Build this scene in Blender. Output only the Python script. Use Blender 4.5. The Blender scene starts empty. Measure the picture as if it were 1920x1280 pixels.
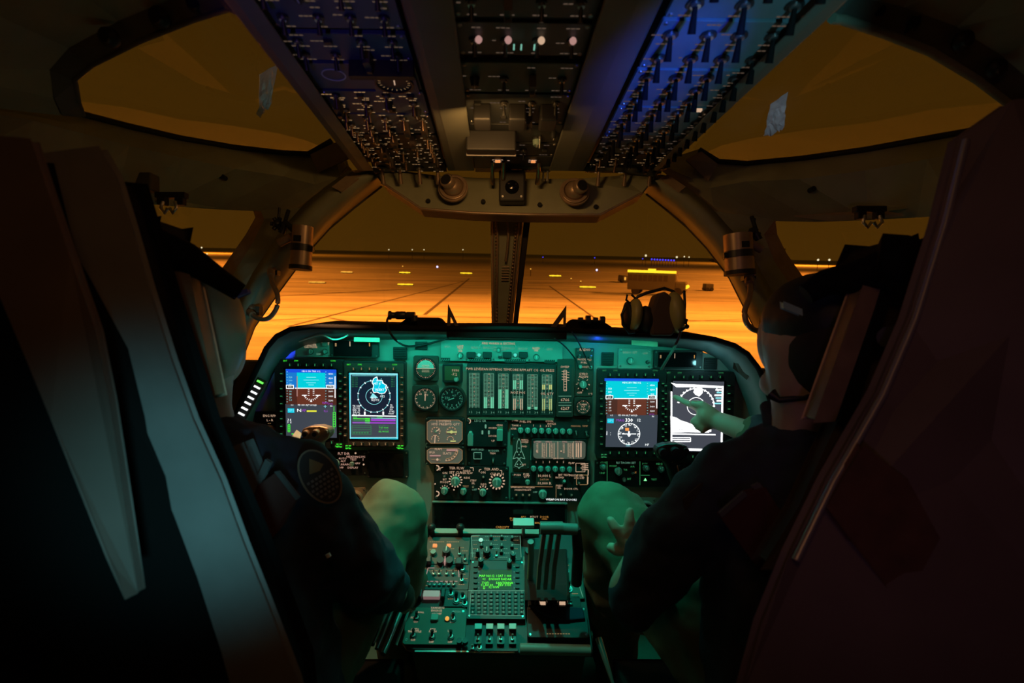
import bpy, math, random
from mathutils import Vector, Matrix, Euler
rnd = random.Random(7)
SC = bpy.context.scene; COL = SC.collection
# ---------------------------------------------------------------- camera
F = 1000.0
CAM = Vector((0, 0, 4.6))
CR = (Matrix.Rotation(math.radians(-1.4), 3, 'Z') @ Matrix.Rotation(math.radians(90 - 9.4), 3, 'X')
      @ Matrix.Rotation(math.radians(1.2), 3, 'Z'))
cd = bpy.data.cameras.new('camera'); cam = bpy.data.objects.new('camera', cd); COL.objects.link(cam)
cam.matrix_world = Matrix.Translation(CAM) @ CR.to_4x4()
cd.sensor_width = 36; cd.lens = 36 * F / 1920; cd.clip_start = 0.02; cd.clip_end = 3000
cd.dof.use_dof = True; cd.dof.focus_distance = 1.9; cd.dof.aperture_fstop = 5.0
SC.camera = cam
SC.view_settings.view_transform = 'Standard'; SC.view_settings.look = 'None'
SC.view_settings.exposure = 0.0; SC.view_settings.gamma = 1.0; SC.view_settings.use_curve_mapping = False

def C2W(v): return CAM + CR @ Vector(v)
def P(px, py, D): return C2W(((px - 960) / F * D, -(py - 640) / F * D, -D))
def PH(px, py, h):   # point on the horizontal (camera frame) plane h above the view axis
    return P(px, py, h * F / (640 - py))
def G(px, py, z=0.0):  # point on the ground
    d = CR @ Vector(((px - 960) / F, -(py - 640) / F, -1)); t = (z - CAM.z) / d.z
    return CAM + d * t
# ---------------------------------------------------------------- world and lights
w = bpy.data.worlds.new('night_sky'); SC.world = w; w.use_nodes = True
nt = w.node_tree; nt.nodes.clear()
o_ = nt.nodes.new('ShaderNodeOutputWorld'); b_ = nt.nodes.new('ShaderNodeBackground')
tc = nt.nodes.new('ShaderNodeTexCoord'); sx = nt.nodes.new('ShaderNodeSeparateXYZ'); cr = nt.nodes.new('ShaderNodeValToRGB')
nt.links.new(tc.outputs['Generated'], sx.inputs[0]); nt.links.new(sx.outputs['Z'], cr.inputs[0])
cr.color_ramp.elements[0].position = 0.0; cr.color_ramp.elements[0].color = (.060, .0235, .0016, 1)
cr.color_ramp.elements[1].position = .5; cr.color_ramp.elements[1].color = (.034, .0145, .0008, 1)
nt.links.new(cr.outputs[0], b_.inputs[0]); nt.links.new(b_.outputs[0], o_.inputs[0])

def light(name, kind, loc, col, power, size=.1, target=None, **kw):
    l = bpy.data.lights.new(name, kind); l.color = col; l.energy = power
    if kind == 'AREA': l.shape = 'RECTANGLE'; l.size = size; l.size_y = kw.get('size_y', size)
    else: l.shadow_soft_size = size
    if kind == 'SPOT': l.spot_size = math.radians(kw.get('cone', 60)); l.spot_blend = kw.get('blend', .5)
    o = bpy.data.objects.new(name, l); COL.objects.link(o); o.location = loc
    if target is not None: o.rotation_euler = (Vector(target) - Vector(loc)).to_track_quat('-Z', 'Y').to_euler()
    return o
SOD = (1.0, .26, .022)
for sgn, x_, y_, z_, tx_, ty_, pw_, cn_ in ((-1, 16, 34, 26, 16, 34, 135000, 122), (1, 16, 36, 26, 16, 36, 135000, 122), (-1, 60, 65, 28, 60, 66, 190000, 144), (1, 60, 65, 28, 60, 66, 190000, 144), (-1, 125, 120, 30, 120, 122, 900000, 150), (1, 125, 120, 30, 120, 122, 850000, 150), (-1, 230, 400, 40, 225, 402, 800000, 166), (1, 230, 400, 40, 225, 402, 800000, 166)):
    light('apron_floodlight', 'SPOT', (sgn * x_, y_, z_), SOD, pw_, .5, (sgn * tx_, ty_, 0), cone=cn_, blend=(1.0 if cn_ < 130 else .4))
GREEN = (.0, 1.0, .66)
light('green_flood_lamp', 'SPOT', PH(958, 292, .385), GREEN, 15.0, .012, P(945, 1080, 1.22), cone=54, blend=.6)
light('green_hood_lamp', 'AREA', P(945, 643, 1.283), (.02, 1, .70), .95, .85, P(945, 860, 1.40), size_y=.012)
light('blue_bay_fill', 'SPOT', C2W((.30, -.06, .02)), (.02, .06, 1), 50, .01, PH(1228, 125, .42), cone=15, blend=1)  # unseen spot added behind the camera for the blue on the right bay
light('violet_bay_fill', 'SPOT', C2W((-.24, -.04, .02)), (.14, .09, 1), 3.5, .01, PH(590, 15, .42), cone=26, blend=1)  # another unseen added spot, violet tint at the rear of the left bay
light('teal_bay_fill', 'SPOT', C2W((.36, -.06, .02)), (.14, .55, .7), 11, .01, PH(1390, 50, .42), cone=24, blend=1)  # unseen added spot, teal tint towards the rear of the right bay
light('amber_cabin_fill', 'AREA', C2W((0, .38, .10)), (1, .45, .16), .30, .3, C2W((0, .2, -1)), size_y=.1)  # unseen fill behind the camera, added to warm seat tops and cabin
light('amber_forward_fill', 'AREA', PH(906, 246, .352), (1, .50, .16), .38, .09, P(955, 480, 1.4), size_y=.012)  # added fill facing forward to brighten header and arches; the bar is unlit
light('warm_map_lamp', 'SPOT', P(582, 512, 1.24), (1, .50, .22), 11, .012, P(650, 850, 1.24), cone=80, blend=1)
light('aft_station_screen_lamp', 'SPOT', C2W((.16, -.30, .30)), (.20, .75, .85), 20, .05, P(330, 930, .56), cone=19, blend=1)
light('aft_station_violet_lamp', 'SPOT', C2W((-.10, -.20, .35)), (.55, .26, .65), 1.5, .05, P(1740, 740, .6), cone=44, blend=1)
light('cool_glint_fill', 'SPOT', C2W((.34, -.10, .02)), (.7, .85, 1), 14, .01, P(1450, 215, 1.02), cone=7, blend=.8)  # unseen spot added only to light the reflection patch on the right pane
light('cool_glint_fill', 'SPOT', C2W((-.34, -.10, .02)), (.6, .9, .8), 7, .01, P(490, 165, .95), cone=7, blend=.8)  # matching unseen spot, added for the patch on the left pane
light('blue_hood_fill', 'POINT', P(520, 655, 1.36), (.02, .05, 1), .22, .006)  # added point light standing in for display glow on the left hood lining
light('blue_hood_fill', 'POINT', P(1120, 643, 1.35), (.02, .08, 1), .03, .005)  # weaker added blue point under the hood, again for display glow
light('pale_hood_fill', 'POINT', P(1330, 690, 1.33), (.3, .85, .9), .05, .006)  # added pale teal point to lift the right hood lining
# ---------------------------------------------------------------- materials
MATS = {}
def mat(name, col, rough=.55, metal=0., noise=0., nscale=40, bump=0., emit=None, es=0., spec=.5):
    if name in MATS: return MATS[name]
    m = bpy.data.materials.new(name); m.use_nodes = True; n = m.node_tree; b = n.nodes['Principled BSDF']
    b.inputs['Base Color'].default_value = (*col, 1); b.inputs['Roughness'].default_value = rough
    b.inputs['Metallic'].default_value = metal; b.inputs['Specular IOR Level'].default_value = spec
    if noise or bump:
        t = n.nodes.new('ShaderNodeTexCoord'); q = n.nodes.new('ShaderNodeTexNoise'); q.inputs['Scale'].default_value = nscale
        q.inputs['Detail'].default_value = 5
        n.links.new(t.outputs['Object'], q.inputs['Vector'])
        if noise:
            r = n.nodes.new('ShaderNodeValToRGB')
            r.color_ramp.elements[0].position = .3; r.color_ramp.elements[1].position = .7
            r.color_ramp.elements[0].color = (*[c * (1 - noise) for c in col], 1)
            r.color_ramp.elements[1].color = (*[min(1, c * (1 + noise)) for c in col], 1)
            n.links.new(q.outputs['Fac'], r.inputs[0]); n.links.new(r.outputs[0], b.inputs['Base Color'])
        if bump:
            u = n.nodes.new('ShaderNodeBump'); u.inputs['Strength'].default_value = bump; u.inputs['Distance'].default_value = .002
            n.links.new(q.outputs['Fac'], u.inputs['Height']); n.links.new(u.outputs[0], b.inputs['Normal'])
    if emit:
        b.inputs['Emission Color'].default_value = (*emit, 1); b.inputs['Emission Strength'].default_value = es
        m.cycles.emission_sampling = 'NONE'
    MATS[name] = m; return m
def em(name, col, s=1., sample=False):
    m = mat(name, (0.01, 0.01, 0.01), .6, emit=col, es=s)
    if sample: m.cycles.emission_sampling = 'AUTO'
    return m
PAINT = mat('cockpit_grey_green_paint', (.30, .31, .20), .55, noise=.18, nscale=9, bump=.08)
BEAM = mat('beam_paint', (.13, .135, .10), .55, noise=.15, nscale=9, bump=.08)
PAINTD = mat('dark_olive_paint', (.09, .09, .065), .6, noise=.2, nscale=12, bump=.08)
PANEL = mat('teal_grey_panel_paint', (.26, .34, .29), .5, noise=.06, nscale=20)
TAN = mat('tan_padding', (.34, .25, .16), .8, noise=.1, nscale=60)
TANM = mat('bare_tan_metal', (.42, .30, .20), .4, .5, noise=.15, nscale=30)
BLACK = mat('matt_black_enamel', (.012, .013, .013), .55)
BLK2 = mat('black_plastic', (.02, .022, .022), .4)
BROWNB = mat('brown_black_bezel', (.06, .045, .035), .5, noise=.1, nscale=50)
DGREY = mat('dark_grey_plate', (.022, .030, .028), .5, noise=.1, nscale=80)
RUBB = mat('black_rubber', (.015, .012, .012), .7)
KNOB = mat('grey_green_knob', (.22, .34, .29), .45)
STEEL = mat('brushed_steel', (.55, .55, .52), .3, .9)
WHITEP = mat('white_legend_paint', (.75, .75, .7), .6)
PINKG = mat('pink_grey_dial_face', (.20, .15, .14), .5, emit=(.10, .07, .06), es=.55)
TAPE = mat('tape_gauge_face', (.03, .042, .038), .5)
GLASSD = mat('dark_display_glass', (.006, .006, .007), .12)
E_W = em('lit_white', (.95, 1, 1), 1.3); E_W2 = em('lit_bright_white', (1, 1, 1), 2.2)
E_CY = em('lit_cyan', (.0, .55, .75), 1.1, True); E_CYL = em('lit_pale_cyan', (.25, .75, .8), 1.1)
E_BL = em('lit_deep_blue', (.01, .08, .75), 1.0, True); E_BR = em('lit_brown', (.13, .03, .016), 1.0, True)
E_SL = em('lit_slate', (.035, .045, .075), 1.0, True); E_NAVY = em('lit_navy', (.005, .008, .028), 1.0)
E_GR = em('lit_green', (.06, .95, .05), 1.0); E_GRD = em('lit_dim_green', (.03, .25, .08), 1.0)
E_MG = em('lit_magenta', (.35, .05, .6), 1.0); E_YL = em('lit_yellow', (.8, .8, .05), 1.0)
E_OR = em('lit_orange', (1, .35, .08), 1.0); E_AM = em('lit_amber', (.9, .40, .08), .55)
E_LEG = em('backlit_legend_warm', (.80, .52, .34), .75); E_LEGG = em('backlit_legend_green', (.30, .75, .50), .42)
E_LEGD = em('backlit_legend_dim', (.72, .40, .17), .45); E_TAPE = em('lit_mint_tape', (.20, .85, .50), .75)
E_TAPEY = em('lit_yellow_tape', (.75, .80, .25), .7)
E_PINK = em('lit_pink', (.85, .45, .40), .5)
E_ORL = em('sodium_yellow_glow', (1, .62, .02), 1.6); E_ORD = em('sodium_orange_lamp', (1, .45, .05), 1.1)
E_BLP = em('blue_edge_lamp', (.08, .06, 1), 1.2); E_WP = em('white_far_lamp', (1, .85, .5), 1.1)
E_BWP = em('blue_white_lamp', (.5, .5, 1), 3)

def glass_mat(name, tint, dust, dcol):
    m = bpy.data.materials.new(name); m.use_nodes = True; n = m.node_tree; n.nodes.clear()
    out = n.nodes.new('ShaderNodeOutputMaterial'); tr = n.nodes.new('ShaderNodeBsdfTransparent'); gl = n.nodes.new('ShaderNodeBsdfGlossy')
    df = n.nodes.new('ShaderNodeBsdfDiffuse'); lw = n.nodes.new('ShaderNodeLayerWeight'); pw = n.nodes.new('ShaderNodeMath'); fr = n.nodes.new('ShaderNodeMath'); mx = n.nodes.new('ShaderNodeMixShader'); m2 = n.nodes.new('ShaderNodeMixShader')
    tr.inputs[0].default_value = (*tint, 1); gl.inputs['Roughness'].default_value = .02; gl.inputs[0].default_value = (.9, .9, .9, 1)
    lw.inputs[0].default_value = .5; pw.operation = 'POWER'; pw.inputs[1].default_value = 4.5; fr.operation = 'MULTIPLY_ADD'; fr.inputs[1].default_value = .38; fr.inputs[2].default_value = .045; n.links.new(lw.outputs['Facing'], pw.inputs[0]); n.links.new(pw.outputs[0], fr.inputs[0]); df.inputs[0].default_value = (*dcol, 1)
    t = n.nodes.new('ShaderNodeTexCoord'); q = n.nodes.new('ShaderNodeTexNoise'); q.inputs['Scale'].default_value = 14; q.inputs['Detail'].default_value = 8
    r = n.nodes.new('ShaderNodeMapRange'); r.inputs[1].default_value = .35; r.inputs[2].default_value = .75; r.inputs[3].default_value = dust * .5; r.inputs[4].default_value = dust * 2
    n.links.new(t.outputs['Object'], q.inputs['Vector']); n.links.new(q.outputs['Fac'], r.inputs[0]); n.links.new(r.outputs[0], m2.inputs[0])
    n.links.new(fr.outputs[0], mx.inputs[0]); n.links.new(tr.outputs[0], mx.inputs[1]); n.links.new(gl.outputs[0], mx.inputs[2])
    n.links.new(mx.outputs[0], m2.inputs[1]); n.links.new(df.outputs[0], m2.inputs[2]); n.links.new(m2.outputs[0], out.inputs[0])
    return m
GLASS = glass_mat('windscreen_glass', (.97, .97, .97), .02, (.6, .5, .4))
# ---------------------------------------------------------------- object helpers
def tag(o, label, cat, group=None):
    o['label'] = label; o['category'] = cat
    if group: o['group'] = group
    return o
def empty(name, M, label=None, cat=None, group=None):
    o = bpy.data.objects.new(name, None); COL.objects.link(o); o.empty_display_size = .02
    o.matrix_world = M if isinstance(M, Matrix) else Matrix.Translation(M)
    if label: tag(o, label, cat, group)
    return o
_tc = {}
def glyphs(s):
    if s in _tc: return _tc[s]
    c = bpy.data.curves.new('t', 'FONT'); c.body = s; c.size = 1; c.resolution_u = 1; c.align_x = 'CENTER'; c.align_y = 'CENTER'
    o = bpy.data.objects.new('t', c); COL.objects.link(o)
    dg = bpy.context.evaluated_depsgraph_get(); me = bpy.data.meshes.new_from_object(o.evaluated_get(dg))
    r = ([(v.co.x, v.co.y) for v in me.vertices], [tuple(p.vertices) for p in me.polygons])
    bpy.data.objects.remove(o); bpy.data.curves.remove(c); bpy.data.meshes.remove(me)
    _tc[s] = r; return r
class MB:
    def __init__(s, M=None): s.v = []; s.f = []; s.mi = []; s.mats = []; s.sm = []; s.M = M
    def m(s, mt):
        if mt not in s.mats: s.mats.append(mt)
        return s.mats.index(mt)
    def add(s, vs, fs, mt, smooth=False):
        b = len(s.v); i = s.m(mt)
        s.v += [tuple(s.M @ Vector(v)) if s.M else tuple(v) for v in vs]
        for f in fs: s.f.append(tuple(b + k for k in f)); s.mi.append(i); s.sm.append(smooth)
        return s
    def box(s, cx, cy, cz, sx, sy, sz, mt):
        x, y, z = sx / 2, sy / 2, sz / 2
        vs = [(cx + a * x, cy + b * y, cz + c * z) for c in (-1, 1) for b in (-1, 1) for a in (-1, 1)]
        return s.add(vs, [(0, 2, 3, 1), (4, 5, 7, 6), (0, 1, 5, 4), (2, 6, 7, 3), (0, 4, 6, 2), (1, 3, 7, 5)], mt)
    def poly(s, pts, z0, z1, mt, taper=0):
        n = len(pts); cx = sum(p[0] for p in pts) / n; cy = sum(p[1] for p in pts) / n; k = 1 - taper
        vs = [(x, y, z0) for x, y in pts] + [(cx + (x - cx) * k, cy + (y - cy) * k, z1) for x, y in pts]
        fs = [tuple(range(n, 2 * n)), tuple(reversed(range(n)))] + [(i, (i + 1) % n, n + (i + 1) % n, n + i) for i in range(n)]
        return s.add(vs, fs, mt)
    def plate(s, x0, y0, x1, y1, z0, z1, r, mt, taper=0):
        pts = []
        for cx, cy, a in ((x1 - r, y1 - r, 0), (x0 + r, y1 - r, 90), (x0 + r, y0 + r, 180), (x1 - r, y0 + r, 270)):
            for k in range(5): t = math.radians(a + k * 22.5); pts.append((cx + r * math.cos(t), cy + r * math.sin(t)))
        return s.poly(pts, z0, z1, mt, taper)
    def cyl(s, cx, cy, z0, z1, r, mt, n=20, r2=None):
        r2 = r if r2 is None else r2
        vs = [(cx + (r if k < n else r2) * math.cos(2 * math.pi * (k % n) / n), cy + (r if k < n else r2) * math.sin(2 * math.pi * (k % n) / n), z0 if k < n else z1) for k in range(2 * n)]
        s.add(vs, [tuple(range(n, 2 * n)), tuple(reversed(range(n)))], mt)
        return s.add(vs, [(i, (i + 1) % n, n + (i + 1) % n, n + i) for i in range(n)], mt, True)
    def ring(s, cx, cy, z0, z1, ro, ri, mt, n=32, a0=0, a1=360):
        vs = []; full = (a1 - a0) >= 360
        m = n if full else n + 1
        for k in range(m):
            t = math.radians(a0 + (a1 - a0) * k / n); c, q = math.cos(t), math.sin(t)
            vs += [(cx + ro * c, cy + ro * q, z0), (cx + ro * c, cy + ro * q, z1), (cx + ri * c, cy + ri * q, z1), (cx + ri * c, cy + ri * q, z0)]
        fs = []
        for k in range(n):
            a = 4 * k; b = 4 * ((k + 1) % m)
            for j in range(4): fs.append((a + j, b + j, b + (j + 1) % 4, a + (j + 1) % 4))
        return s.add(vs, fs, mt)
    def line(s, p, q, w, z, mt):
        d = Vector((q[0] - p[0], q[1] - p[1])); L = d.length or 1e-6; n = Vector((-d.y, d.x)) / L * w / 2
        return s.add([(p[0] + n.x, p[1] + n.y, z), (p[0] - n.x, p[1] - n.y, z), (q[0] - n.x, q[1] - n.y, z), (q[0] + n.x, q[1] + n.y, z)], [(0, 1, 2, 3)], mt)
    def rect(s, x0, y0, x1, y1, z, mt): return s.add([(x0, y0, z), (x1, y0, z), (x1, y1, z), (x0, y1, z)], [(0, 1, 2, 3)], mt)
    def text(s, t, cx, cy, h, z, mt, wx=1.):
        v, f = glyphs(t)
        return s.add([(cx + x * h * 1.35 * wx, cy + y * h * 1.35, z) for x, y in v], f, mt)
    def tube(s, pts, r, mt, n=8, closed=False):
        pts = [Vector(p) for p in pts]; R = r if isinstance(r, (list, tuple)) else [r] * len(pts)
        up = Vector((.13, .31, .94)); vs = []; N = len(pts)
        for i, p in enumerate(pts):
            a = pts[max(0, i - 1)]; b = pts[min(N - 1, i + 1)]
            if closed: a = pts[i - 1]; b = pts[(i + 1) % N]
            d = (b - a).normalized(); x = d.cross(up).normalized(); y = d.cross(x)
            for k in range(n): t = 2 * math.pi * k / n; vs.append(p + (x * math.cos(t) + y * math.sin(t)) * R[i])
        fs = []
        for i in range(N if closed else N - 1):
            j = (i + 1) % N
            for k in range(n): fs.append((i * n + k, i * n + (k + 1) % n, j * n + (k + 1) % n, j * n + k))
        s.add(vs, fs, mt, True)
        if not closed: s.add(vs[:n], [tuple(reversed(range(n)))], mt); s.add(vs[-n:], [tuple(range(n))], mt)
        return s
    def ball(s, c, r, mt, n=14, m=9):
        rx, ry, rz = r if isinstance(r, (list, tuple)) else (r, r, r); vs = []
        for j in range(m + 1):
            a = math.pi * j / m
            for k in range(n):
                t = 2 * math.pi * k / n; vs.append((c[0] + rx * math.sin(a) * math.cos(t), c[1] + ry * math.sin(a) * math.sin(t), c[2] + rz * math.cos(a)))
        return s.add(vs, [(j * n + k, (j + 1) * n + k, (j + 1) * n + (k + 1) % n, j * n + (k + 1) % n) for j in range(m) for k in range(n)], mt, True)
    def loft(s, polys, mt, smooth=False):
        n = len(polys[0]); vs = [p for q in polys for p in q]
        return s.add(vs, [(j * n + i, j * n + i + 1, (j + 1) * n + i + 1, (j + 1) * n + i) for j in range(len(polys) - 1) for i in range(n - 1)], mt, smooth)
    def mesh(s, name):
        me = bpy.data.meshes.new(name); me.from_pydata(s.v, [], s.f); me.update()
        for mt in s.mats: me.materials.append(mt)
        me.polygons.foreach_set('material_index', s.mi); me.polygons.foreach_set('use_smooth', s.sm)
        return me
    def build(s, name, parent=None, label=None, solid=0, bev=0, sub=0, structure=False):
        me = s.mesh(name); o = bpy.data.objects.new(name, me); COL.objects.link(o)
        if parent is not None: o.parent = parent
        if parent is None and len(me.vertices) and not structure or (structure and parent is None):
            # give world-space meshes an origin at their own base
            xs = [v.co for v in me.vertices]
            c = Vector((sum(p.x for p in xs) / len(xs), sum(p.y for p in xs) / len(xs), min(p.z for p in xs)))
            me.transform(Matrix.Translation(-c)); o.matrix_world = Matrix.Translation(c)
        if solid: md = o.modifiers.new('thickness', 'SOLIDIFY'); md.thickness = solid; md.offset = 0
        if sub: md = o.modifiers.new('smooth', 'SUBSURF'); md.levels = sub; md.render_levels = sub
        if bev: md = o.modifiers.new('bevel', 'BEVEL'); md.width = bev; md.segments = 2; md.limit_method = 'ANGLE'
        if label: o['label'] = label
        if structure: o['kind'] = 'structure'
        return o
def inst(name, me, parent, loc=(0, 0, 0), rz=0, sc=1):
    o = bpy.data.objects.new(name, me); COL.objects.link(o); o.parent = parent; o.location = loc; o.rotation_euler = (0, 0, rz)
    o.scale = (sc, sc, sc); return o
class Frame:
    def __init__(s, px, py, D, R): s.M = Matrix.Translation(P(px, py, D)) @ (CR @ R).to_4x4(); s.I = s.M.inverted()
    def uv(s, px, py):
        a = s.I @ CAM; b = s.I @ P(px, py, 1.0); d = b - a; t = -a.z / d.z
        return (a.x + d.x * t, a.y + d.y * t)
class Unit:
    """a thing mounted on a frame, drawn in the frame's own metres from measured corners"""
    def __init__(s, fr, name, label, cat, x0, y0, x1, y1, group=None, z=0):
        s.fr = fr; mx, my = (x0 + x1) / 2, (y0 + y1) / 2; s.z = z
        s.c = fr.uv(mx, my); a = fr.uv(x0, my); b = fr.uv(x1, my); t = fr.uv(mx, y0); e = fr.uv(mx, y1)
        s.w = b[0] - a[0]; s.h = t[1] - e[1]; s.s = s.w / (x1 - x0); s.sy = s.h / (y1 - y0)
        s.root = empty(name, fr.M @ Matrix.Translation((s.c[0], s.c[1], z)), label, cat, group)
    def p(s, px, py):
        u = s.fr.uv(px, py); return (u[0] - s.c[0], u[1] - s.c[1])
    def plate(s, name='face_plate', mt=None, t=.006, r=.003, grow=0, z0=0, taper=0, bev=.0006):
        b = MB(); b.plate(-s.w / 2 - grow, -s.h / 2 - grow, s.w / 2 + grow, s.h / 2 + grow, z0, z0 + t, r, mt or DGREY, taper); s.t = z0 + t
        return b.build(name, s.root, bev=bev)
_sh = {}
def shared(key, fn):
    if key not in _sh: b = MB(); fn(b); _sh[key] = b.mesh(key)
    return _sh[key]
def knob_mesh(r, h=.012, mt=None, ptr=True):
    mt = mt or KNOB
    def fn(b):
        b.cyl(0, 0, 0, h * .25, r * 1.12, BLK2, 24); b.cyl(0, 0, h * .25, h, r, mt, 20, r * .86)
        if ptr: b.box(0, r * .25, h + .001, r * .22, r * 1.2, .002, WHITEP); b.box(0, 0, h, r * .5, r * 1.7, .003, mt)
    return shared('knob_%s_%.4f_%.3f' % (mt.name, r, h), fn)
def toggle_mesh(L=.014, up=1, mt=None, r=.0016):
    mt = mt or STEEL
    def fn(b):
        b.cyl(0, 0, 0, .003, r * 2.6, BLK2, 12); b.cyl(0, 0, .003, .006, r * 1.6, STEEL, 10)
        b.tube([(0, 0, .004), (0, up * L * .45, .004 + L * .9)], [r * .7, r * 1.3], mt, 8)
    return shared('toggle_%s_%.3f_%d_%.4f' % (mt.name, L, up, r), fn)
def button_mesh(w, h, t=.004, mt=None):
    mt = mt or BLK2
    return shared('button_%s_%.4f_%.4f' % (mt.name, w, h), lambda b: b.plate(-w / 2, -h / 2, w / 2, h / 2, 0, t, min(w, h) * .2, mt, .12))
def screw_mesh(r=.003, mt=None):
    return shared('screw_%.4f' % r, lambda b: (b.cyl(0, 0, 0, .0015, r, mt or STEEL, 12, r * .8), b.box(0, 0, .0016, r * 1.4, r * .25, .0004, BLACK)))
# ================================================================ SHELL
def PL(l): return [P(*p) for p in l]
def shell(name, polys, mt=None, solid=.008, smooth=False):
    return MB().loft([PL(q) for q in polys], mt or PAINT, smooth).build(name, None, solid=solid, structure=True)
# --- windscreen arch (two bows, left and right)
archL = [  # outer edge at the wall, ridge, inner face, silhouette on the glass
 [(700,318,1.34),(653,322,1.34),(612,352,1.34),(566,390,1.35),(533,426,1.35),(476,511,1.35),(437,584,1.34),(418,640,1.33),(400,740,1.32),(392,840,1.30)],
 [(706,326,1.31),(668,334,1.31),(628,366,1.31),(584,404,1.31),(545,446,1.31),(490,530,1.31),(452,600,1.30),(430,655,1.30),(412,745,1.29),(402,842,1.28)],
 [(708,332,1.36),(690,346,1.36),(646,382,1.37),(604,420,1.37),(566,468,1.38),(512,540,1.38),(468,606,1.38),(443,664,1.38),(422,742,1.37),(410,842,1.36)],
 [(724,340,1.42),(715,348,1.43),(665,387,1.44),(617,427,1.46),(578,470,1.47),(524,543,1.48),(476,612,1.49),(451,677,1.49),(431,738,1.49),(412,845,1.48)]]
archR = [
 [(1215,325,1.34),(1250,331,1.34),(1288,353,1.34),(1330,388,1.35),(1371,433,1.35),(1414,489,1.35),(1456,566,1.34),(1478,615,1.33),(1500,700,1.32),(1520,840,1.30)],
 [(1210,332,1.31),(1236,341,1.31),(1272,366,1.31),(1312,402,1.31),(1352,446,1.31),(1394,504,1.31),(1434,576,1.30),(1458,630,1.30),(1484,705,1.29),(1508,842,1.28)],
 [(1208,340,1.36),(1226,352,1.36),(1262,380,1.37),(1298,412,1.37),(1338,456,1.38),(1378,516,1.38),(1412,584,1.38),(1440,636,1.38),(1468,708,1.37),(1500,845,1.36)],
 [(1204,352,1.42),(1212,362,1.43),(1250,392,1.44),(1288,424,1.46),(1326,464,1.47),(1369,520,1.48),(1402,586,1.49),(1428,636,1.49),(1452,705,1.49),(1480,848,1.48)]]
shell('trim_1', archL, PAINT, .006, True); shell('trim_2', archR, PAINT, .006, True)
def edge(name, l, r, mt): MB().tube(PL(l), r, mt, 6).build(name, None, structure=True)
edge('trim_1_lip', [(x, y, d - .005) for x, y, d in archL[3][1:]], .005, PAINTD)
edge('trim_2_lip', [(x, y, d - .005) for x, y, d in archR[3][1:]], .005, PAINTD)
# --- left wall
EBL = [(650,303,1.35),(622,264,1.33),(578,289,1.32),(530,287,1.27),(440,277,1.19),(340,260,1.11),(240,237,1.02),(155,215,.96),(60,190,.88),(-160,150,.78)]
MDL = [(652,312,1.35),(636,330,1.34),(590,345,1.33),(530,330,1.30),(440,316,1.21),(340,296,1.12),(240,274,1.04),(155,252,.97),(60,228,.89),(-160,190,.78)]
SWL = [(660,318,1.36),(612,351,1.36),(566,389,1.37),(490,394,1.37),(400,390,1.27),(300,383,1.14),(215,375,1.05),(130,365,.97),(20,352,.88),(-160,335,.78)]
EBR = [(1247,302,1.35),(1311,281,1.33),(1347,303,1.32),(1400,307,1.28),(1500,298,1.20),(1624,281,1.11),(1740,260,1.02),(1885,235,.94),(1980,214,.88),(2160,175,.78)]
MDR = [(1243,312,1.35),(1296,334,1.34),(1332,352,1.33),(1400,340,1.29),(1500,336,1.20),(1624,320,1.12),(1740,300,1.03),(1885,272,.95),(1980,250,.89),(2160,210,.78)]
SWR = [(1240,318,1.36),(1286,352,1.36),(1340,396,1.37),(1450,412,1.37),(1530,414,1.27),(1630,411,1.16),(1720,407,1.08),(1800,403,1.0),(1900,395,.90),(2160,375,.78)]
def off(l, dx, dy, dd): return [(x + dx, y + dy, d + dd) for x, y, d in l]
shell('wall_left', [off(EBL, 0, 0, .035), MDL, SWL], PAINT, .008)
shell('wall_right', [off(EBR, 0, 0, .035), MDR, SWR], PAINT, .008)
# recessed sills of the eyebrow windows: tan bright corner pads, dark seal
edge('trim_3', off(EBL[1:], 0, -1, .025), .006, RUBB); edge('trim_4', off(EBR[1:], 0, -1, .025), .006, RUBB)
# strip between arch and side window, with the tan reveal
fwL = [(490,394,1.37),(497,412,1.37),(476,455,1.37),(437,517,1.36),(395,580,1.34),(365,650,1.32),(345,760,1.28)]
arL = [(566,390,1.35),(545,412,1.35),(520,448,1.35),(476,511,1.35),(437,584,1.34),(412,660,1.33),(398,760,1.32)]
fwR = [(1452,412,1.37),(1431,440,1.37),(1450,490,1.37),(1487,545,1.36),(1520,600,1.34),(1545,680,1.32),(1560,780,1.28)]
arR = [(1340,396,1.35),(1371,433,1.35),(1414,489,1.35),(1440,535,1.35),(1470,600,1.34),(1496,690,1.33),(1512,780,1.32)]
shell('wall_left_pillar', [arL, fwL], PAINT, .006); shell('wall_right_pillar', [arR, fwR], PAINT, .006)
rvL = [(476,394,1.40),(480,408,1.40),(462,440,1.40),(420,500,1.39),(372,560,1.37)]
rvR = [(1453,415,1.40),(1456,440,1.40),(1474,476,1.40),(1512,530,1.39),(1550,590,1.37)]
shell('trim_5', [fwL[:5], rvL], TAN, .004); shell('trim_6', [fwR[:5], rvR], TAN, .004)
# lower side walls
loL = [(398,560,1.36),(300,545,1.16),(180,530,1.03),(60,520,.93),(-160,505,.78)]
loR = [(1520,585,1.36),(1640,560,1.16),(1760,545,1.05),(1880,535,.95),(2160,520,.78)]
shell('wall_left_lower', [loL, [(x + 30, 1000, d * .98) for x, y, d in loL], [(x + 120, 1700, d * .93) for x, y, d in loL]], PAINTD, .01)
shell('wall_right_lower', [loR, [(x - 30, 1000, d * .98) for x, y, d in loR], [(x - 120, 1700, d * .93) for x, y, d in loR]], PAINTD, .01)
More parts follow.
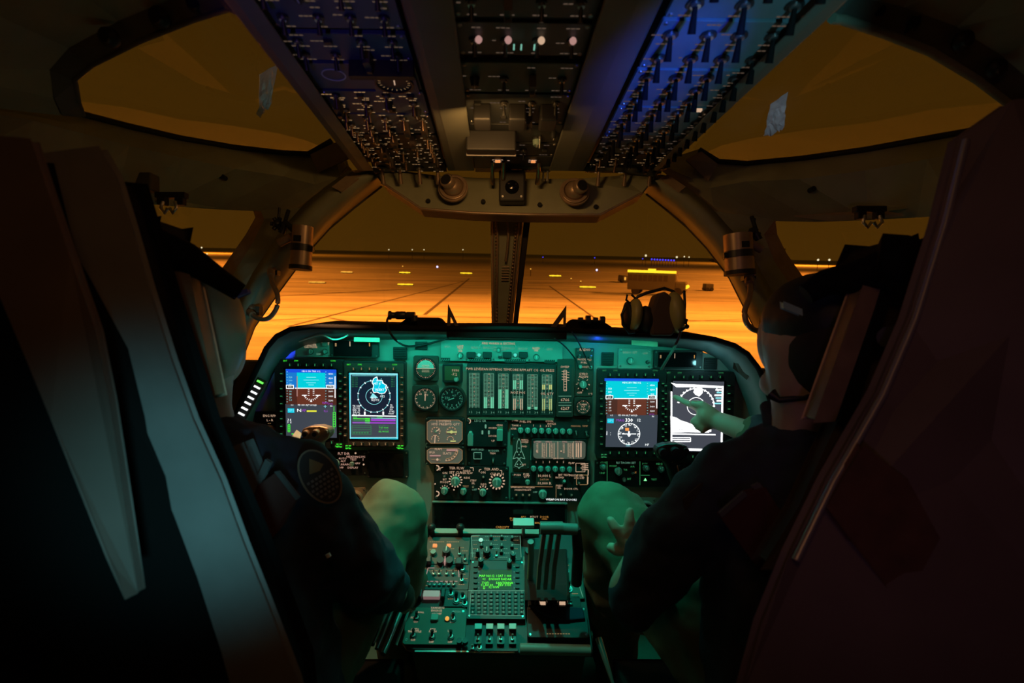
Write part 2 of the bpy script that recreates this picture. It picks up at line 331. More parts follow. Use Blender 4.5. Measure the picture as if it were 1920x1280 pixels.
# --- frame bands above the eyebrow windows and the roof skin behind them
toL = [(441,20,.70),(428,15,.71),(362,36,.75),(264,75,.80),(172,121,.86),(139,148,.88),(146,190,.92),(155,215,.96)]
toL2 = [(440,-25,.68),(405,-22,.69),(330,-6,.73),(225,36,.78),(130,86,.83),(92,126,.85),(98,180,.88),(112,212,.91)]
toL3 = [(440,-260,.62),(340,-240,.62),(180,-180,.64),(40,-100,.66),(-100,-20,.68),(-160,60,.70),(-160,120,.74),(-160,180,.78)]
toR = [(1560,34,.70),(1579,36,.71),(1658,62,.75),(1744,96,.80),(1830,148,.86),(1893,196,.88),(1893,215,.91),(1887,234,.94)]
toR2 = [(1560,-14,.68),(1600,-8,.69),(1690,12,.73),(1790,48,.78),(1880,104,.83),(1940,156,.85),(1945,195,.88),(1940,222,.91)]
toR3 = [(1560,-260,.62),(1660,-240,.62),(1800,-180,.64),(1960,-100,.66),(2060,-20,.68),(2160,60,.70),(2160,110,.74),(2160,160,.78)]
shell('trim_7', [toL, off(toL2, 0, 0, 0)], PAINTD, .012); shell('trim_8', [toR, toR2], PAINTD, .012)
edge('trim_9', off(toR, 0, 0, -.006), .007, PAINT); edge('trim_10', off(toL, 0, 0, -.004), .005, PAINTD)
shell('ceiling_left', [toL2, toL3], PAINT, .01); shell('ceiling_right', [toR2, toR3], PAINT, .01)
for l, lab in ((((205,70,.785),(300,32,.75),(370,5,.725)), 'left'), (((1640,20,.725),(1705,42,.75),(1805,76,.785),(1868,128,.83)), 'right')):
    for i, q in enumerate(l):
        b = MB(); c = P(*q); d = (CR @ Vector((0, -.6, 1))).normalized()
        b.tube([c - d * .004, c + d * .004, c + d * .006, c + d * .014], [.014, .014, .008, .007], BLACK, 12)
        o = b.build('frame_bolt'); tag(o, 'dark bolt head on the frame above the %s eyebrow window, number %s from the centre' % (lab, ('three', 'two', 'one')[i] if lab == 'left' else ('one', 'two', 'three', 'four')[i]), 'bolt', 'bolts along the frame above the eyebrow windows')
# --- glass
def pane(name, polys): return MB().loft([PL(q) for q in polys], GLASS, True).build(name, None, structure=True)
pane('window_1', [[(700,325,1.52),(640,370,1.54),(580,430,1.55),(520,515,1.56),(460,600,1.56),(420,700,1.56),(392,860,1.56)], [(925,325,1.54),(925,370,1.56),(926,430,1.58),(930,515,1.60),(934,600,1.62),(937,700,1.62),(940,860,1.62)]])
pane('window_2', [[(990,325,1.54),(988,370,1.56),(984,430,1.58),(976,515,1.60),(970,600,1.62),(964,700,1.62),(960,860,1.62)], [(1235,325,1.52),(1270,370,1.54),(1330,430,1.55),(1390,515,1.56),(1430,600,1.56),(1465,700,1.56),(1498,860,1.56)]])
def flat_pane(name, pxs, p0, p1, p2):
    # a flat pane: the outline measured on the plane through three points of the frame
    A, B, Cc = P(*p0), P(*p1), P(*p2); n = (B - A).cross(Cc - A).normalized(); out = []
    for x, y in pxs:
        d = P(x, y, 1) - CAM; out.append(CAM + d * ((A - CAM).dot(n) / d.dot(n)))
    return MB().add(out, [tuple(range(len(out)))], GLASS).build(name, None, structure=True)
flat_pane('window_3', [(446,2),(634,262),(585,302),(440,292),(240,254),(138,224),(125,145),(262,62),(360,22)], (441,20,.76), (600,282,1.39), (150,215,1.02))
flat_pane('window_4', [(1548,18),(1662,48),(1835,134),(1908,198),(1898,248),(1740,274),(1500,312),(1350,317),(1299,277)], (1560,34,.76), (1330,295,1.39), (1890,230,1.01))
pane('window_5', [[(510,378,1.43),(400,376,1.32),(215,358,1.09),(-100,325,.84)], [(440,620,1.43),(340,600,1.32),(180,570,1.09),(-100,535,.84)]])
pane('window_6', [[(1420,398,1.43),(1530,400,1.32),(1720,392,1.10),(2100,355,.84)], [(1500,620,1.43),(1600,610,1.32),(1760,580,1.10),(2100,545,.84)]])
# --- centre post, header sheet
b = MB()
tL, tR, bL, bR = (919, 985), (985, 998), (922, 958), (958, 967)
def post(x0, x1, x2, x3, d0, d1, th, mt, name):
    q = [P(x0, 385, d0), P(x1, 385, d0), P(x3, 640, d1), P(x2, 640, d1)]; n = (CR @ Vector((0, .3, -1))).normalized() * th
    return MB().add(q + [p + n for p in q], [(0, 3, 2, 1), (4, 5, 6, 7), (0, 1, 5, 4), (1, 2, 6, 5), (2, 3, 7, 6), (3, 0, 4, 7)], mt).build(name, None, bev=.003, structure=True)
post(919, 985, 922, 958, 1.44, 1.55, .05, PAINT, 'trim_11'); post(986, 998, 959, 967, 1.45, 1.56, .04, RUBB, 'trim_12')
for k, (x0, x1) in enumerate(((924, 925), (974, 954), (981, 956))):
    edge('trim_%d' % (13 + k), [(x0, 400, 1.432), (x1 + (0 if k else 1), 625, 1.538)], .0025 if k else .003, TANM)
# bolts down both sides of the post (stitched look)
b = MB()
for i in range(34):
    t = i / 33; y = 404 + t * 215; D = 1.436 + .095 * t
    for x in (931 + t * 0, 970 - t * 20): b.ball(P(x, y, D), .0042, TANM, 6, 4)
b.build('trim_13_rivets', None, structure=True)
for k, l in enumerate(([(930,408,1.43),(933,440,1.44),(932,520,1.48),(930,600,1.525)], [(950,408,1.43),(953,440,1.44),(951,468,1.455),(948,490,1.465)])):
    edge('trim_%d' % (25 + k), l, .003 if k == 0 else .0035, TANM)
for k in range(6): edge('trim_%d' % (27 + k), [(941 - k * .2, 500 + k * 5, 1.475 + k * .003), (955 - k * .3, 500 + k * 5, 1.475 + k * .003)], .0018, TANM)
hdr = [(700,322),(725,345),(789,391),(886,399),(983,402),(1125,403),(1202,364),(1228,336)]
HT = [(x, y, 1.30) for x, y in hdr]
b = MB(); front = [P(x, y, 1.30) for x, y in [(700,318),(720,345),(789,391),(886,399),(983,402),(1125,403),(1204,362),(1228,330)]]
up = [P(x, y, 1.33) for x, y in [(695,300),(760,322),(820,330),(890,334),(983,336),(1080,336),(1160,330),(1232,312)]]
b.loft([up, front], PAINT); back = [p + (CR @ Vector((0, -.004, -.06))) for p in front]
b.loft([front, back], PAINTD)
b.build('trim_16', None, solid=.004, structure=True)
edge('trim_17', [(x, y, 1.298) for x, y in [(720,345),(789,391),(886,399),(983,402),(1125,403),(1204,362)]], .0035, TANM)
# header curved upper lip
edge('trim_18', [(702,318,1.29),(760,308,1.28),(850,306,1.27),(950,308,1.27),(1060,312,1.27),(1160,314,1.28),(1226,324,1.29)], .010, PAINTD)
# fasteners in the header sheet
for q, lab in (((803,377),'leftmost'),((906,378),'left of the centre'),((1012,384),'right of the centre'),((1117,388),'rightmost')):
    b = MB(); c = P(*q, 1.300); n = CR @ Vector((0, .3, 1)); b.tube([c, c + n * .004], [.006, .005], BLACK, 10)
    tag(b.build('quarter_turn_fastener'), 'dark round fastener in the header sheet, %s of four' % lab, 'fastener', 'fasteners in the header sheet')
# --- gasper vents
def vent(px, py, lab, dx):
    M = Matrix.Translation(P(px, py, 1.285)) @ (CR @ Matrix.Rotation(-.25, 3, 'X')).to_4x4()
    r = empty('air_vent', M, lab, 'air vent', 'round air vents in the header sheet')
    MB().cyl(0, 0, 0, .006, .036, TANM, 28).ring(0, 0, .006, .012, .033, .026, TANM).build('mounting_flange', r, bev=.001)
    MB().ball((0, 0, .008), .024, TANM, 20, 12).build('ball_nozzle', r)
    b = MB(); d = Vector((dx, -.12 if dx > 0 else 0, .9)).normalized(); a = Vector((0, 0, .008))
    b.tube([a + d * .016, a + d * .034, a + d * .036], [.016, .017, .014], TANM, 20); b.tube([a + d * .0345, a + d * .0375], [.0125, .0125], BLACK, 18)
    b.build('nozzle_mouth', r)
    for k in range(3):
        t = 2.1 * k + .5; inst('screw', screw_mesh(.003), r, (.030 * math.cos(t), .030 * math.sin(t), .006))
vent(850, 354, 'round swivelling air vent left of the black box in the header sheet', -.35)
vent(1077, 361, 'round swivelling air vent right of the black box in the header sheet', .38)
# --- black magnetic-compass box in the header
M = Matrix.Translation(P(960, 352, 1.285)) @ CR.to_4x4(); r = empty('compass_housing', M, 'black box with a small round glass between the two header air vents', 'compass')
MB().box(0, 0, 0, .062, .075, .04, BLACK).build('body', r, bev=.004); MB().ball((0, -.004, .02), (.017, .017, .008), GLASSD).build('lens', r)
for s in (-1, 1): inst('screw', screw_mesh(.003, TANM), r, (s * .022, -.026, .02))
# --- gooseneck map light hanging off the arch, both sides
def map_light(px, py, D, lab, side):
    c = P(px, py, D); M = Matrix.Translation(c) @ (CR @ Matrix.Rotation(side * .06, 3, 'Z')).to_4x4(); r = empty('map_light', M, lab, 'lamp', 'cylindrical map lights on the windscreen arch')
    w = .024 if side < 0 else .033; h = .095 if side < 0 else .088
    def cy(z0, z1, rr, mt, n=24): return MB(Matrix.Rotation(-math.pi / 2, 4, 'X')).cyl(0, 0, z0, z1, rr, mt, n)
    cy(-h / 2, h / 2, w, TANM).build('barrel', r, bev=.003); cy(-h / 2 - .008, -h / 2 + .002, w * 1.1, BLACK).build('end_cap', r)
    cy(-.012, .004, w * 1.06, BLK2).build('clamp_band', r)
    MB().box(w * .1 * side, .015, w * .95, .018, .014, .004, BLK2).build('label_plate', r)
    MB().box(-side * w * 1.0, -.006, .01, .016, .012, .012, BLK2).build('dimmer_switch', r)
    b = MB(); s = side
    b.tube([(s * .02, .035, -.01), (s * .045, .055, -.01), (s * .055, .03, -.01)], .009, BLK2); b.tube([(s * .05, .05, -.01), (s * .05, .09, -.03)], .005, BLK2)
    b.tube([(s * .03, .02, 0), (s * .055, .005, .0)], .010, TANM, 10)
    b.build('bracket', r)
map_light(566, 462, 1.27, 'tan cylindrical map light clamped to the left side of the windscreen arch', -1)
map_light(1385, 474, 1.27, 'fat tan cylindrical map light clamped to the right side of the windscreen arch', 1)
# --- hose loops
def cord(name, pts, r, mt, lab, cat, ends=True, group=None):
    # smooth the path
    q = []; n = len(pts)
    for i in range(n - 1):
        p0, p1, p2, p3 = (Vector(pts[max(0, i - 1)]), Vector(pts[i]), Vector(pts[i + 1]), Vector(pts[min(n - 1, i + 2)]))
        for k in range(6):
            t = k / 6; q.append(tuple(.5 * ((2 * p1) + (-p0 + p2) * t + (2 * p0 - 5 * p1 + 4 * p2 - p3) * t * t + (-p0 + 3 * p1 - 3 * p2 + p3) * t ** 3)))
    q.append(pts[-1]); W = [P(*p) for p in q]
    b = MB(); b.tube(W, r, mt, 8); root = b.build(name); tag(root, lab, cat, group)
    if ends:
        for e, f_ in ((W[0], W[2]), (W[-1], W[-3])):
            c = MB(); e_ = Vector(e); c.tube([e_, e_ + (Vector(f_) - e_).normalized() * .02], r * 1.6, TANM, 10); o = c.build('end_fitting'); o.parent = root; o.location = o.location - root.location
    return root
cord('oxygen_hose', [(508,508,1.30),(510,528,1.27),(520,552,1.24),(519,576,1.23),(504,596,1.24),(484,597,1.26),(468,585,1.29)], .0055, TANM, 'looped tan hose hanging from the left side of the windscreen arch', 'hose')
cord('oxygen_hose', [(1404,524,1.30),(1407,540,1.27),(1404,560,1.24),(1396,585,1.22),(1402,608,1.22),(1420,620,1.24),(1436,608,1.27)], .0065, TANM, 'looped tan hose hanging from the right side of the windscreen arch', 'hose')
for q, lab, s in (((512,512,1.33), 'left', -1), ((1403,522,1.33), 'right', 1)):
    b = MB(Matrix.Translation(P(*q)) @ CR.to_4x4()); b.box(0, 0, 0, .03, .012, .02, BLK2); b.tube([(-.01, 0, .01), (.0, .018, .012), (.012, .006, .012)], .004, TANM)
    tag(b.build('hose_clip'), 'dark clip holding the top of the %s hose loop' % lab, 'clip')
for q, lab in (((476,583,1.32), 'left'), ((1440,600,1.32), 'right')):
    b = MB(Matrix.Translation(P(*q)) @ CR.to_4x4()); b.box(0, 0, 0, .035, .022, .02, PAINTD); b.ball((0, .006, .012), .009, TANM)
    tag(b.build('hose_socket'), 'dark socket block at the lower end of the %s hose loop' % lab, 'socket')
# black knobs beside arch
for q, lab in (((521,420,1.30), 'left'), ((1412,440,1.30), 'right')):
    b = MB(Matrix.Translation(P(*q)) @ CR.to_4x4())
    for k in range(6): t = k * math.pi / 3; b.tube([(0, 0, 0), (.016 * math.cos(t), .016 * math.sin(t), .006)], [.006, .005], BLK2)
    b.ball((0, 0, .004), .010, BLK2); b.tube([(0, 0, 0), (.004, .04, 0)], .003, BLK2)
    tag(b.build('star_knob'), 'small black star-shaped knob beside the %s map light' % lab, 'knob')
# --- tan pads at window corners
def slab(name, q, t, mt, lab, cat, **k):
    p = PL(q); n = (p[1] - p[0]).cross(p[2] - p[0]).normalized() * t
    b = MB().add(p + [x + n for x in p], [tuple(range(len(p))), tuple(reversed(range(len(p), 2 * len(p))))] + [(i, (i + 1) % len(p), len(p) + (i + 1) % len(p), len(p) + i) for i in range(len(p))], mt)
    return tag(b.build(name, None, bev=k.get('bev', .0015)), lab, cat, k.get('group'))
slab('corner_pad', [(583,290,1.315),(632,267,1.32),(652,297,1.33),(597,322,1.325)], .008, TAN, 'tan square pad at the front corner of the left eyebrow window', 'pad')
slab('corner_pad', [(1288,299,1.325),(1315,285,1.32),(1345,308,1.315),(1328,337,1.325)], .008, TAN, 'tan square pad at the front corner of the right eyebrow window', 'pad')
slab('arch_pad', [(624,350,1.30),(660,322,1.31),(676,330,1.31),(640,358,1.30)], .006, TAN, 'tan strip pad on the upper left of the windscreen arch', 'pad')
slab('arch_pad', [(1240,334,1.31),(1252,328,1.31),(1284,350,1.30),(1274,358,1.30)], .006, TAN, 'tan strip pad on the upper right of the windscreen arch', 'pad')
# wall blocks and latches
def lbox(name, px, py, D, sx, sy, sz, mt, lab, cat, rz=0, **k):
    b = MB(Matrix.Translation(P(px, py, D)) @ (CR @ Matrix.Rotation(rz, 3, 'Z')).to_4x4()); b.box(0, 0, 0, sx, sy, sz, mt); return tag(b.build(name, None, bev=.003), lab, cat, k.get('group'))
lbox('wall_bracket', 272, 343, 1.08, .042, .036, .03, PAINTD, 'dark block on the left wall above the side window', 'bracket')
slab('window_rail', [(284,372,1.12),(345,360,1.18),(452,375,1.34),(430,392,1.31),(300,384,1.12)], .012, PAINT, 'thin olive rail along the top of the left side window', 'rail')
slab('window_rail', [(1484,398,1.32),(1500,370,1.28),(1680,345,1.12),(1700,390,1.08),(1660,396,1.10)], .014, PAINT, 'deep olive rail along the top of the right side window', 'rail')
slab('rail_pad', [(1498,404,1.27),(1650,394,1.11),(1690,402,1.06),(1560,412,1.20)], .003, TAN, 'pale flat strip under the rail of the right side window', 'pad')
def latch(px, py, D, lab, n):
    r = empty('sunshade_latch', Matrix.Translation(P(px, py, D)) @ CR.to_4x4(), lab, 'latch')
    MB().box(0, .008, 0, .062, .012, .016, BLACK).box(-.018, -.002, 0, .018, .02, .014, BLACK).box(.018, -.002, 0, .018, .02, .014, BLACK).build('base', r, bev=.002)
    for s in (-1, 1):
        b = MB(); b.tube([(s * .012 * n, -.006, .008), (s * .016 * n, -.02, .01), (s * .008 * n, -.03, .01), (s * .002, -.02, .01)], .0035, STEEL); b.build('hook', r)
latch(322, 374, 1.09, 'small shiny hooked latch over the left side window', 1); latch(1630, 400, 1.07, 'small shiny double-hook latch over the right side window', 1.2)
for q, lab in (((418,332,1.20), 'left wall below the eyebrow window'), ((463,377,1.33), 'left wall at the rear of the arch'), ((1523,355,1.19), 'right wall below the eyebrow window'), ((1470,399,1.34), 'right wall ahead of the side window rail'), ((1771,381,1.01), 'right wall near the seat')):
    b = MB(Matrix.Translation(P(*q)) @ CR.to_4x4()); b.cyl(0, 0, -.01, .006, .006, BLACK, 12); tag(b.build('wall_stud'), 'small black stud on the ' + lab, 'stud')
# --- overhead beams
def beam(name, tl, tr, ridge, bl, br, bridge, h, D0, mt=BEAM):
    # tl,tr at y=0 ; bl,br at y~318 ; ridge sits lower
    def sec(xl, xr, xm, y):
        # extrapolate along h plane
        return [PH(xl, y, h + .045), PH(xl, y, h + .0), PH(xm, y, h - .004), PH(xr, y, h), PH(xr, y, h + .045)]
    y1 = 320; a = sec(bl, br, bridge, y1)
    d = [(tl - bl) / y1, (tr - br) / y1, (ridge - bridge) / y1]
    yb = -170; q = sec(bl + d[0] * (y1 - yb), br + d[1] * (y1 - yb), bridge + d[2] * (y1 - yb), yb)
    b = MB(); n = 5; b.add(q + a, [(i, i + 1, n + i + 1, n + i) for i in range(n - 1)] + [(4, 3, 2, 1, 0), (5, 6, 7, 8, 9)], mt)
    return b.build(name, None, bev=.003, structure=True)
beam('trim_20', 751, 849, 770, 840, 890, 854, .40, 0)
beam('trim_21', 1133, 1243, 1198, 1029, 1094, 1064, .40, 0)
beam('trim_22', 420, 478, 440, 672, 701, 682, .40, 0)
beam('trim_23', 1536, 1590, 1560, 1221, 1243, 1234, .40, 0)
# roof above the overhead panels, back wall, floor
b = MB(); q = [PH(x, y, .455) for x, y in ((235, -260), (1815, -260), (1238, 300), (662, 300))]
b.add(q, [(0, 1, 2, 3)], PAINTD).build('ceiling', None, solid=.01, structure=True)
MB().add([C2W(v) for v in ((-1.3, .8, .85), (1.3, .8, .85), (1.3, -1.4, .85), (-1.3, -1.4, .85))], [(0, 1, 2, 3)], PAINTD).build('wall_back', None, solid=.02, structure=True)
MB().add([C2W(v) for v in ((-1.3, .45, .75), (1.3, .45, .75), (1.3, .47, -.6), (-1.3, .47, -.6))], [(0, 1, 2, 3)], PAINTD).build('ceiling_rear', None, solid=.02, structure=True)
for sx_, nm in ((-1, 'wall_left_rear'), (1, 'wall_right_rear')):
    MB().add([(sx_ * 1.12, -1.6, 3.4), (sx_ * .98, .62, 3.4), (sx_ * .98, .62, 5.6), (sx_ * 1.12, -1.6, 5.6)], [(0, 1, 2, 3)], PAINTD).build(nm, None, solid=.02, structure=True)
MB().add([(-1.3, -1.3, 3.4), (1.3, -1.3, 3.4), (1.3, -1.3, 5.6), (-1.3, -1.3, 5.6)], [(0, 1, 2, 3)], PAINTD).build('wall_rear', None, solid=.02, structure=True)
MB().add([(-1.3, -1.4, 5.35), (1.3, -1.4, 5.35), (1.3, .46, 5.35), (-1.3, .46, 5.35)], [(0, 1, 2, 3)], PAINTD).build('ceiling_aft', None, solid=.02, structure=True)
MB().add([(-1.2, -1.0, 3.5), (1.2, -1.0, 3.5), (1.2, 1.52, 3.5), (-1.2, 1.52, 3.5)], [(0, 1, 2, 3)], PAINTD).build('floor', None, solid=.02, structure=True)
MB().add([(-.85, 1.52, 3.5), (.85, 1.52, 3.5), (.85, 1.52, 4.28), (-.85, 1.52, 4.28)], [(0, 1, 2, 3)], PAINTD).build('wall_front', None, solid=.02, structure=True)

# added crinkled sheets standing in for reflections on the eyebrow panes
GLINT = mat('crinkled_reflection_patch', (.42, .44, .45), .18, bump=1.0, nscale=90, spec=1.0)
def glint(q, lab):
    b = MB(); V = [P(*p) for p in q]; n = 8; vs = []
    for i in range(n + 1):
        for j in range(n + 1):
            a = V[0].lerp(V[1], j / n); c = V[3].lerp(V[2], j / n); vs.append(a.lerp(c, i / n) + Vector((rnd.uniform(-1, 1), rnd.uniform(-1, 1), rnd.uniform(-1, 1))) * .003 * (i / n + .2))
    b.add(vs, [(i * (n + 1) + j, i * (n + 1) + j + 1, (i + 1) * (n + 1) + j + 1, (i + 1) * (n + 1) + j) for i in range(n) for j in range(n)], GLINT)
    tag(b.build('pane_reflection', None, solid=.0006), lab, 'glint')
glint([(1444,196,1.04),(1478,172,1.02),(1468,242,1.10),(1432,258,1.14)], 'crinkled pale patch imitating a reflection on the right eyebrow window beside the overhead panel')
glint([(486,140,.98),(522,120,.99),(508,200,1.08),(484,222,1.10)], 'crinkled pale patch imitating a reflection on the left eyebrow window beside the overhead panel')
# ================================================================ MAIN PANEL
PF = Frame(940, 700, 1.40, Matrix.Rotation(math.radians(-.7), 3, 'Z') @ Matrix.Rotation(math.radians(5), 3, 'X'))
def U(name, lab, cat, x0, y0, x1, y1, group=None, z=.003): return Unit(PF, name, lab, cat, x0, y0, x1, y1, group, z)
# base sheet with rounded shoulders
b = MB(); out = [(455,1020),(455,800),(478,735),(505,690),(535,660),(580,643),(700,634),(940,636),(1180,644),(1290,652),(1345,668),(1385,705),(1412,760),(1430,820),(1430,1020),(1190,1020),(1100,1000),(1085,990),(812,985),(790,1000),(690,1020)]
b.M = PF.M; b.poly([PF.uv(*q) for q in out], -.012, .0, PANEL); o = b.build('instrument_panel', None, bev=.001); tag(o, 'teal grey main instrument panel sheet under the glareshield', 'instrument panel')
# glareshield: rolled hood lip, inner face and deck
lip = [(436,800,1.30),(449,760,1.30),(470,715,1.30),(487,680,1.30),(500,652,1.30),(518,631,1.30),(545,617,1.30),(585,612,1.30),(700,615,1.30),(840,617,1.30),(940,617,1.30),(1060,619,1.30),(1180,626,1.30),(1290,631,1.30),(1340,636,1.30),(1378,648,1.30),(1402,664,1.30),(1422,690,1.30),(1436,722,1.30),(1448,765,1.30),(1456,810,1.30)]
inn = [(468,812,1.385),(478,770,1.385),(496,735,1.385),(512,700,1.385),(528,678,1.385),(546,660,1.385),(572,647,1.385),(610,640,1.385),(700,636,1.385),(840,636,1.385),(940,637,1.385),(1060,639,1.385),(1180,645,1.385),(1280,652,1.385),(1320,658,1.385),(1350,674,1.385),(1370,696,1.385),(1386,724,1.385),(1398,752,1.385),(1408,785,1.385),(1414,820,1.385)]
HOOD = mat('black_hood_vinyl', (.006, .005, .005), .8, spec=.15); HOODIN = mat('hood_inner_paint', (.16, .19, .19), .55, noise=.1, nscale=15)
root = empty('glareshield', P(940, 617, 1.45), 'black curved glareshield hood over the instrument panel', 'glareshield')
I_ = root.matrix_world.inverted()
def GP(l): return [I_ @ P(*p) for p in l]
MB().loft([GP(lip), GP(off(inn, 0, 0, 0))], HOODIN, True).build('inner_lining', root, solid=.002, label='blue-lit inner lining of the hood')
fwd = [I_ @ (P(*p) + Vector((0, .20, -.012))) for p in lip]
o2 = [I_ @ (P(*p) + CR @ Vector((0, 0, 0)) + Vector((0, .012, .0))) for p in [(x, y, d) for x, y, d in [(x + (-5 if x < 520 else 5 if x > 1400 else 0), y - 3, d) for x, y, d in lip]]]
MB().loft([o2, fwd], HOOD, True).build('deck', root, solid=.003)
MB().tube(GP(lip), .0065, HOOD, 10).build('rolled_edge', root)
# torn lining patch / kneeboard light on the right hood, orange reflector tabs
b = MB(); b.add(GP([(1368,663,1.34),(1380,660,1.34),(1398,672,1.335),(1408,700,1.335),(1400,712,1.34),(1386,700,1.35),(1374,690,1.35),(1376,676,1.35)]), [tuple(range(8))], BROWNB); b.build('torn_patch', root, solid=.002, label='dark torn patch in the pale lining')
for q in ([(506,668,1.35),(526,646,1.35),(533,650,1.35),(511,676,1.35)], [(664,632,1.345),(712,633,1.345),(712,641,1.345),(664,640,1.345)], [(1184,636,1.345),(1233,640,1.345),(1233,650,1.345),(1184,646,1.345)]):
    MB().add(GP(q), [(0, 1, 2, 3)], TANM).build('lining_tab', root, solid=.003, label='orange-tan tab')
b = MB(); b.loft([GP([(838,612,1.305),(950,612,1.305),(1062,614,1.305)]), GP([(838,632,1.30),(950,633,1.30),(1062,636,1.30)])], HOOD); b.build('centre_header', root, solid=.012)
# raised housings on the glareshield
def hump(q, D, lab, th=.05):
    p = [P(x, y, D) for x, y in q]; n = CR @ Vector((0, 0, -th)); k = len(p)
    b = MB().add(p + [a + n for a in p], [tuple(range(k)), tuple(reversed(range(k, 2 * k)))] + [(i, k + i, k + (i + 1) % k, (i + 1) % k) for i in range(k)], HOOD); return tag(b.build('hood_housing', None, bev=.003), lab, 'housing')
hump([(736,616),(765,594),(824,595),(843,616)], 1.33, 'black trapezoid housing on the left of the glareshield, carrying a cylindrical connector')
hump([(1050,618),(1072,598),(1128,600),(1168,626),(1100,624)], 1.33, 'black sloping housing on the glareshield left of the headset')
def sight(q, D, lab):
    o3 = [(x, y) for x, y in q]; cx = sum(x for x, y in q) / 3; cy = sum(y for x, y in q) / 3
    i3 = [(cx + (x - cx) * .42 + 1, cy + (y - cy) * .42 + 6) for x, y in q]
    V = [P(x, y, D) for x, y in o3 + i3]; n = CR @ Vector((0, 0, -.006)); V2 = [v + n for v in V]
    b = MB(); fs = []
    for i in range(3): j = (i + 1) % 3; fs += [(i, j, 3 + j, 3 + i), (6 + i, 9 + i, 9 + j, 6 + j), (i, 6 + i, 6 + j, j), (3 + i, 3 + j, 9 + j, 9 + i)]
    b.add(V + V2, fs, BROWNB); return tag(b.build('glareshield_bracket'), lab, 'bracket')
sight([(840,570),(862,616),(838,614)], 1.33, 'thin upright triangular metal bracket left of the centre post')
sight([(1062,572),(1061,612),(1030,616)], 1.33, 'thin upright triangular metal bracket right of the centre post')
b = MB(); D = 1.315
b.tube([P(x, 591, D) for x in (729, 733, 734, 742)], [.011, .011, .008, .008], BLK2, 14); b.tube([P(x, 591, D) for x in (742, 744, 760, 762)], [.009, .010, .010, .007], BLK2, 14)
b.tube([P(762, 591, D), P(778, 592, D)], [.009, .010], BLK2, 14); b.tube([P(776, 592, D), P(778, 602, D)], .009, BLK2, 12)
tag(b.build('cable_connector'), 'small cylindrical connector lying on the left glareshield housing', 'connector')
cord('connector_cable', [(730,592,1.315),(726,600,1.31),(727,612,1.295),(733,626,1.28),(745,640,1.30),(765,649,1.36),(800,645,1.37),(840,634,1.34)], .0028, BLACK, 'thin black cable drooping from the connector across the panel top', 'cable', ends=False)
b = MB()
for i, (x, wd) in enumerate(((1084, .012), (1098, .02), (1112, .012), (1125, .016))): b.tube([P(x, 600, 1.315), P(x + 9, 600, 1.315)], wd * .6, BLK2, 10)
tag(b.build('standby_lamp'), 'lumpy dark fitting on the right glareshield housing', 'fitting')
cord('headset_cable', [(1276,622,1.27),(1270,640,1.28),(1256,665,1.30),(1240,692,1.33)], .0035, BROWNB, 'brown headset cable running down in front of the right displays', 'cable', ends=False)
cord('loose_wire', [(1072,622,1.29),(1084,640,1.32),(1096,665,1.37),(1108,690,1.38)], .0018, BLACK, 'thin black wire hanging over the right upper panel', 'cable', ends=False)
cord('loose_wire', [(1040,634,1.29),(1060,650,1.34),(1078,672,1.385),(1086,690,1.385)], .0018, BLACK, 'thin black wire crossing the vent right of the annunciator strip', 'cable', ends=False)
cord('loose_wire', [(560,640,1.36),(600,628,1.335),(624,636,1.34),(640,634,1.345),(652,628,1.34)], .0022, WHITEP, 'pale wire looped under the hood above the left upper panel', 'cable', ends=False)
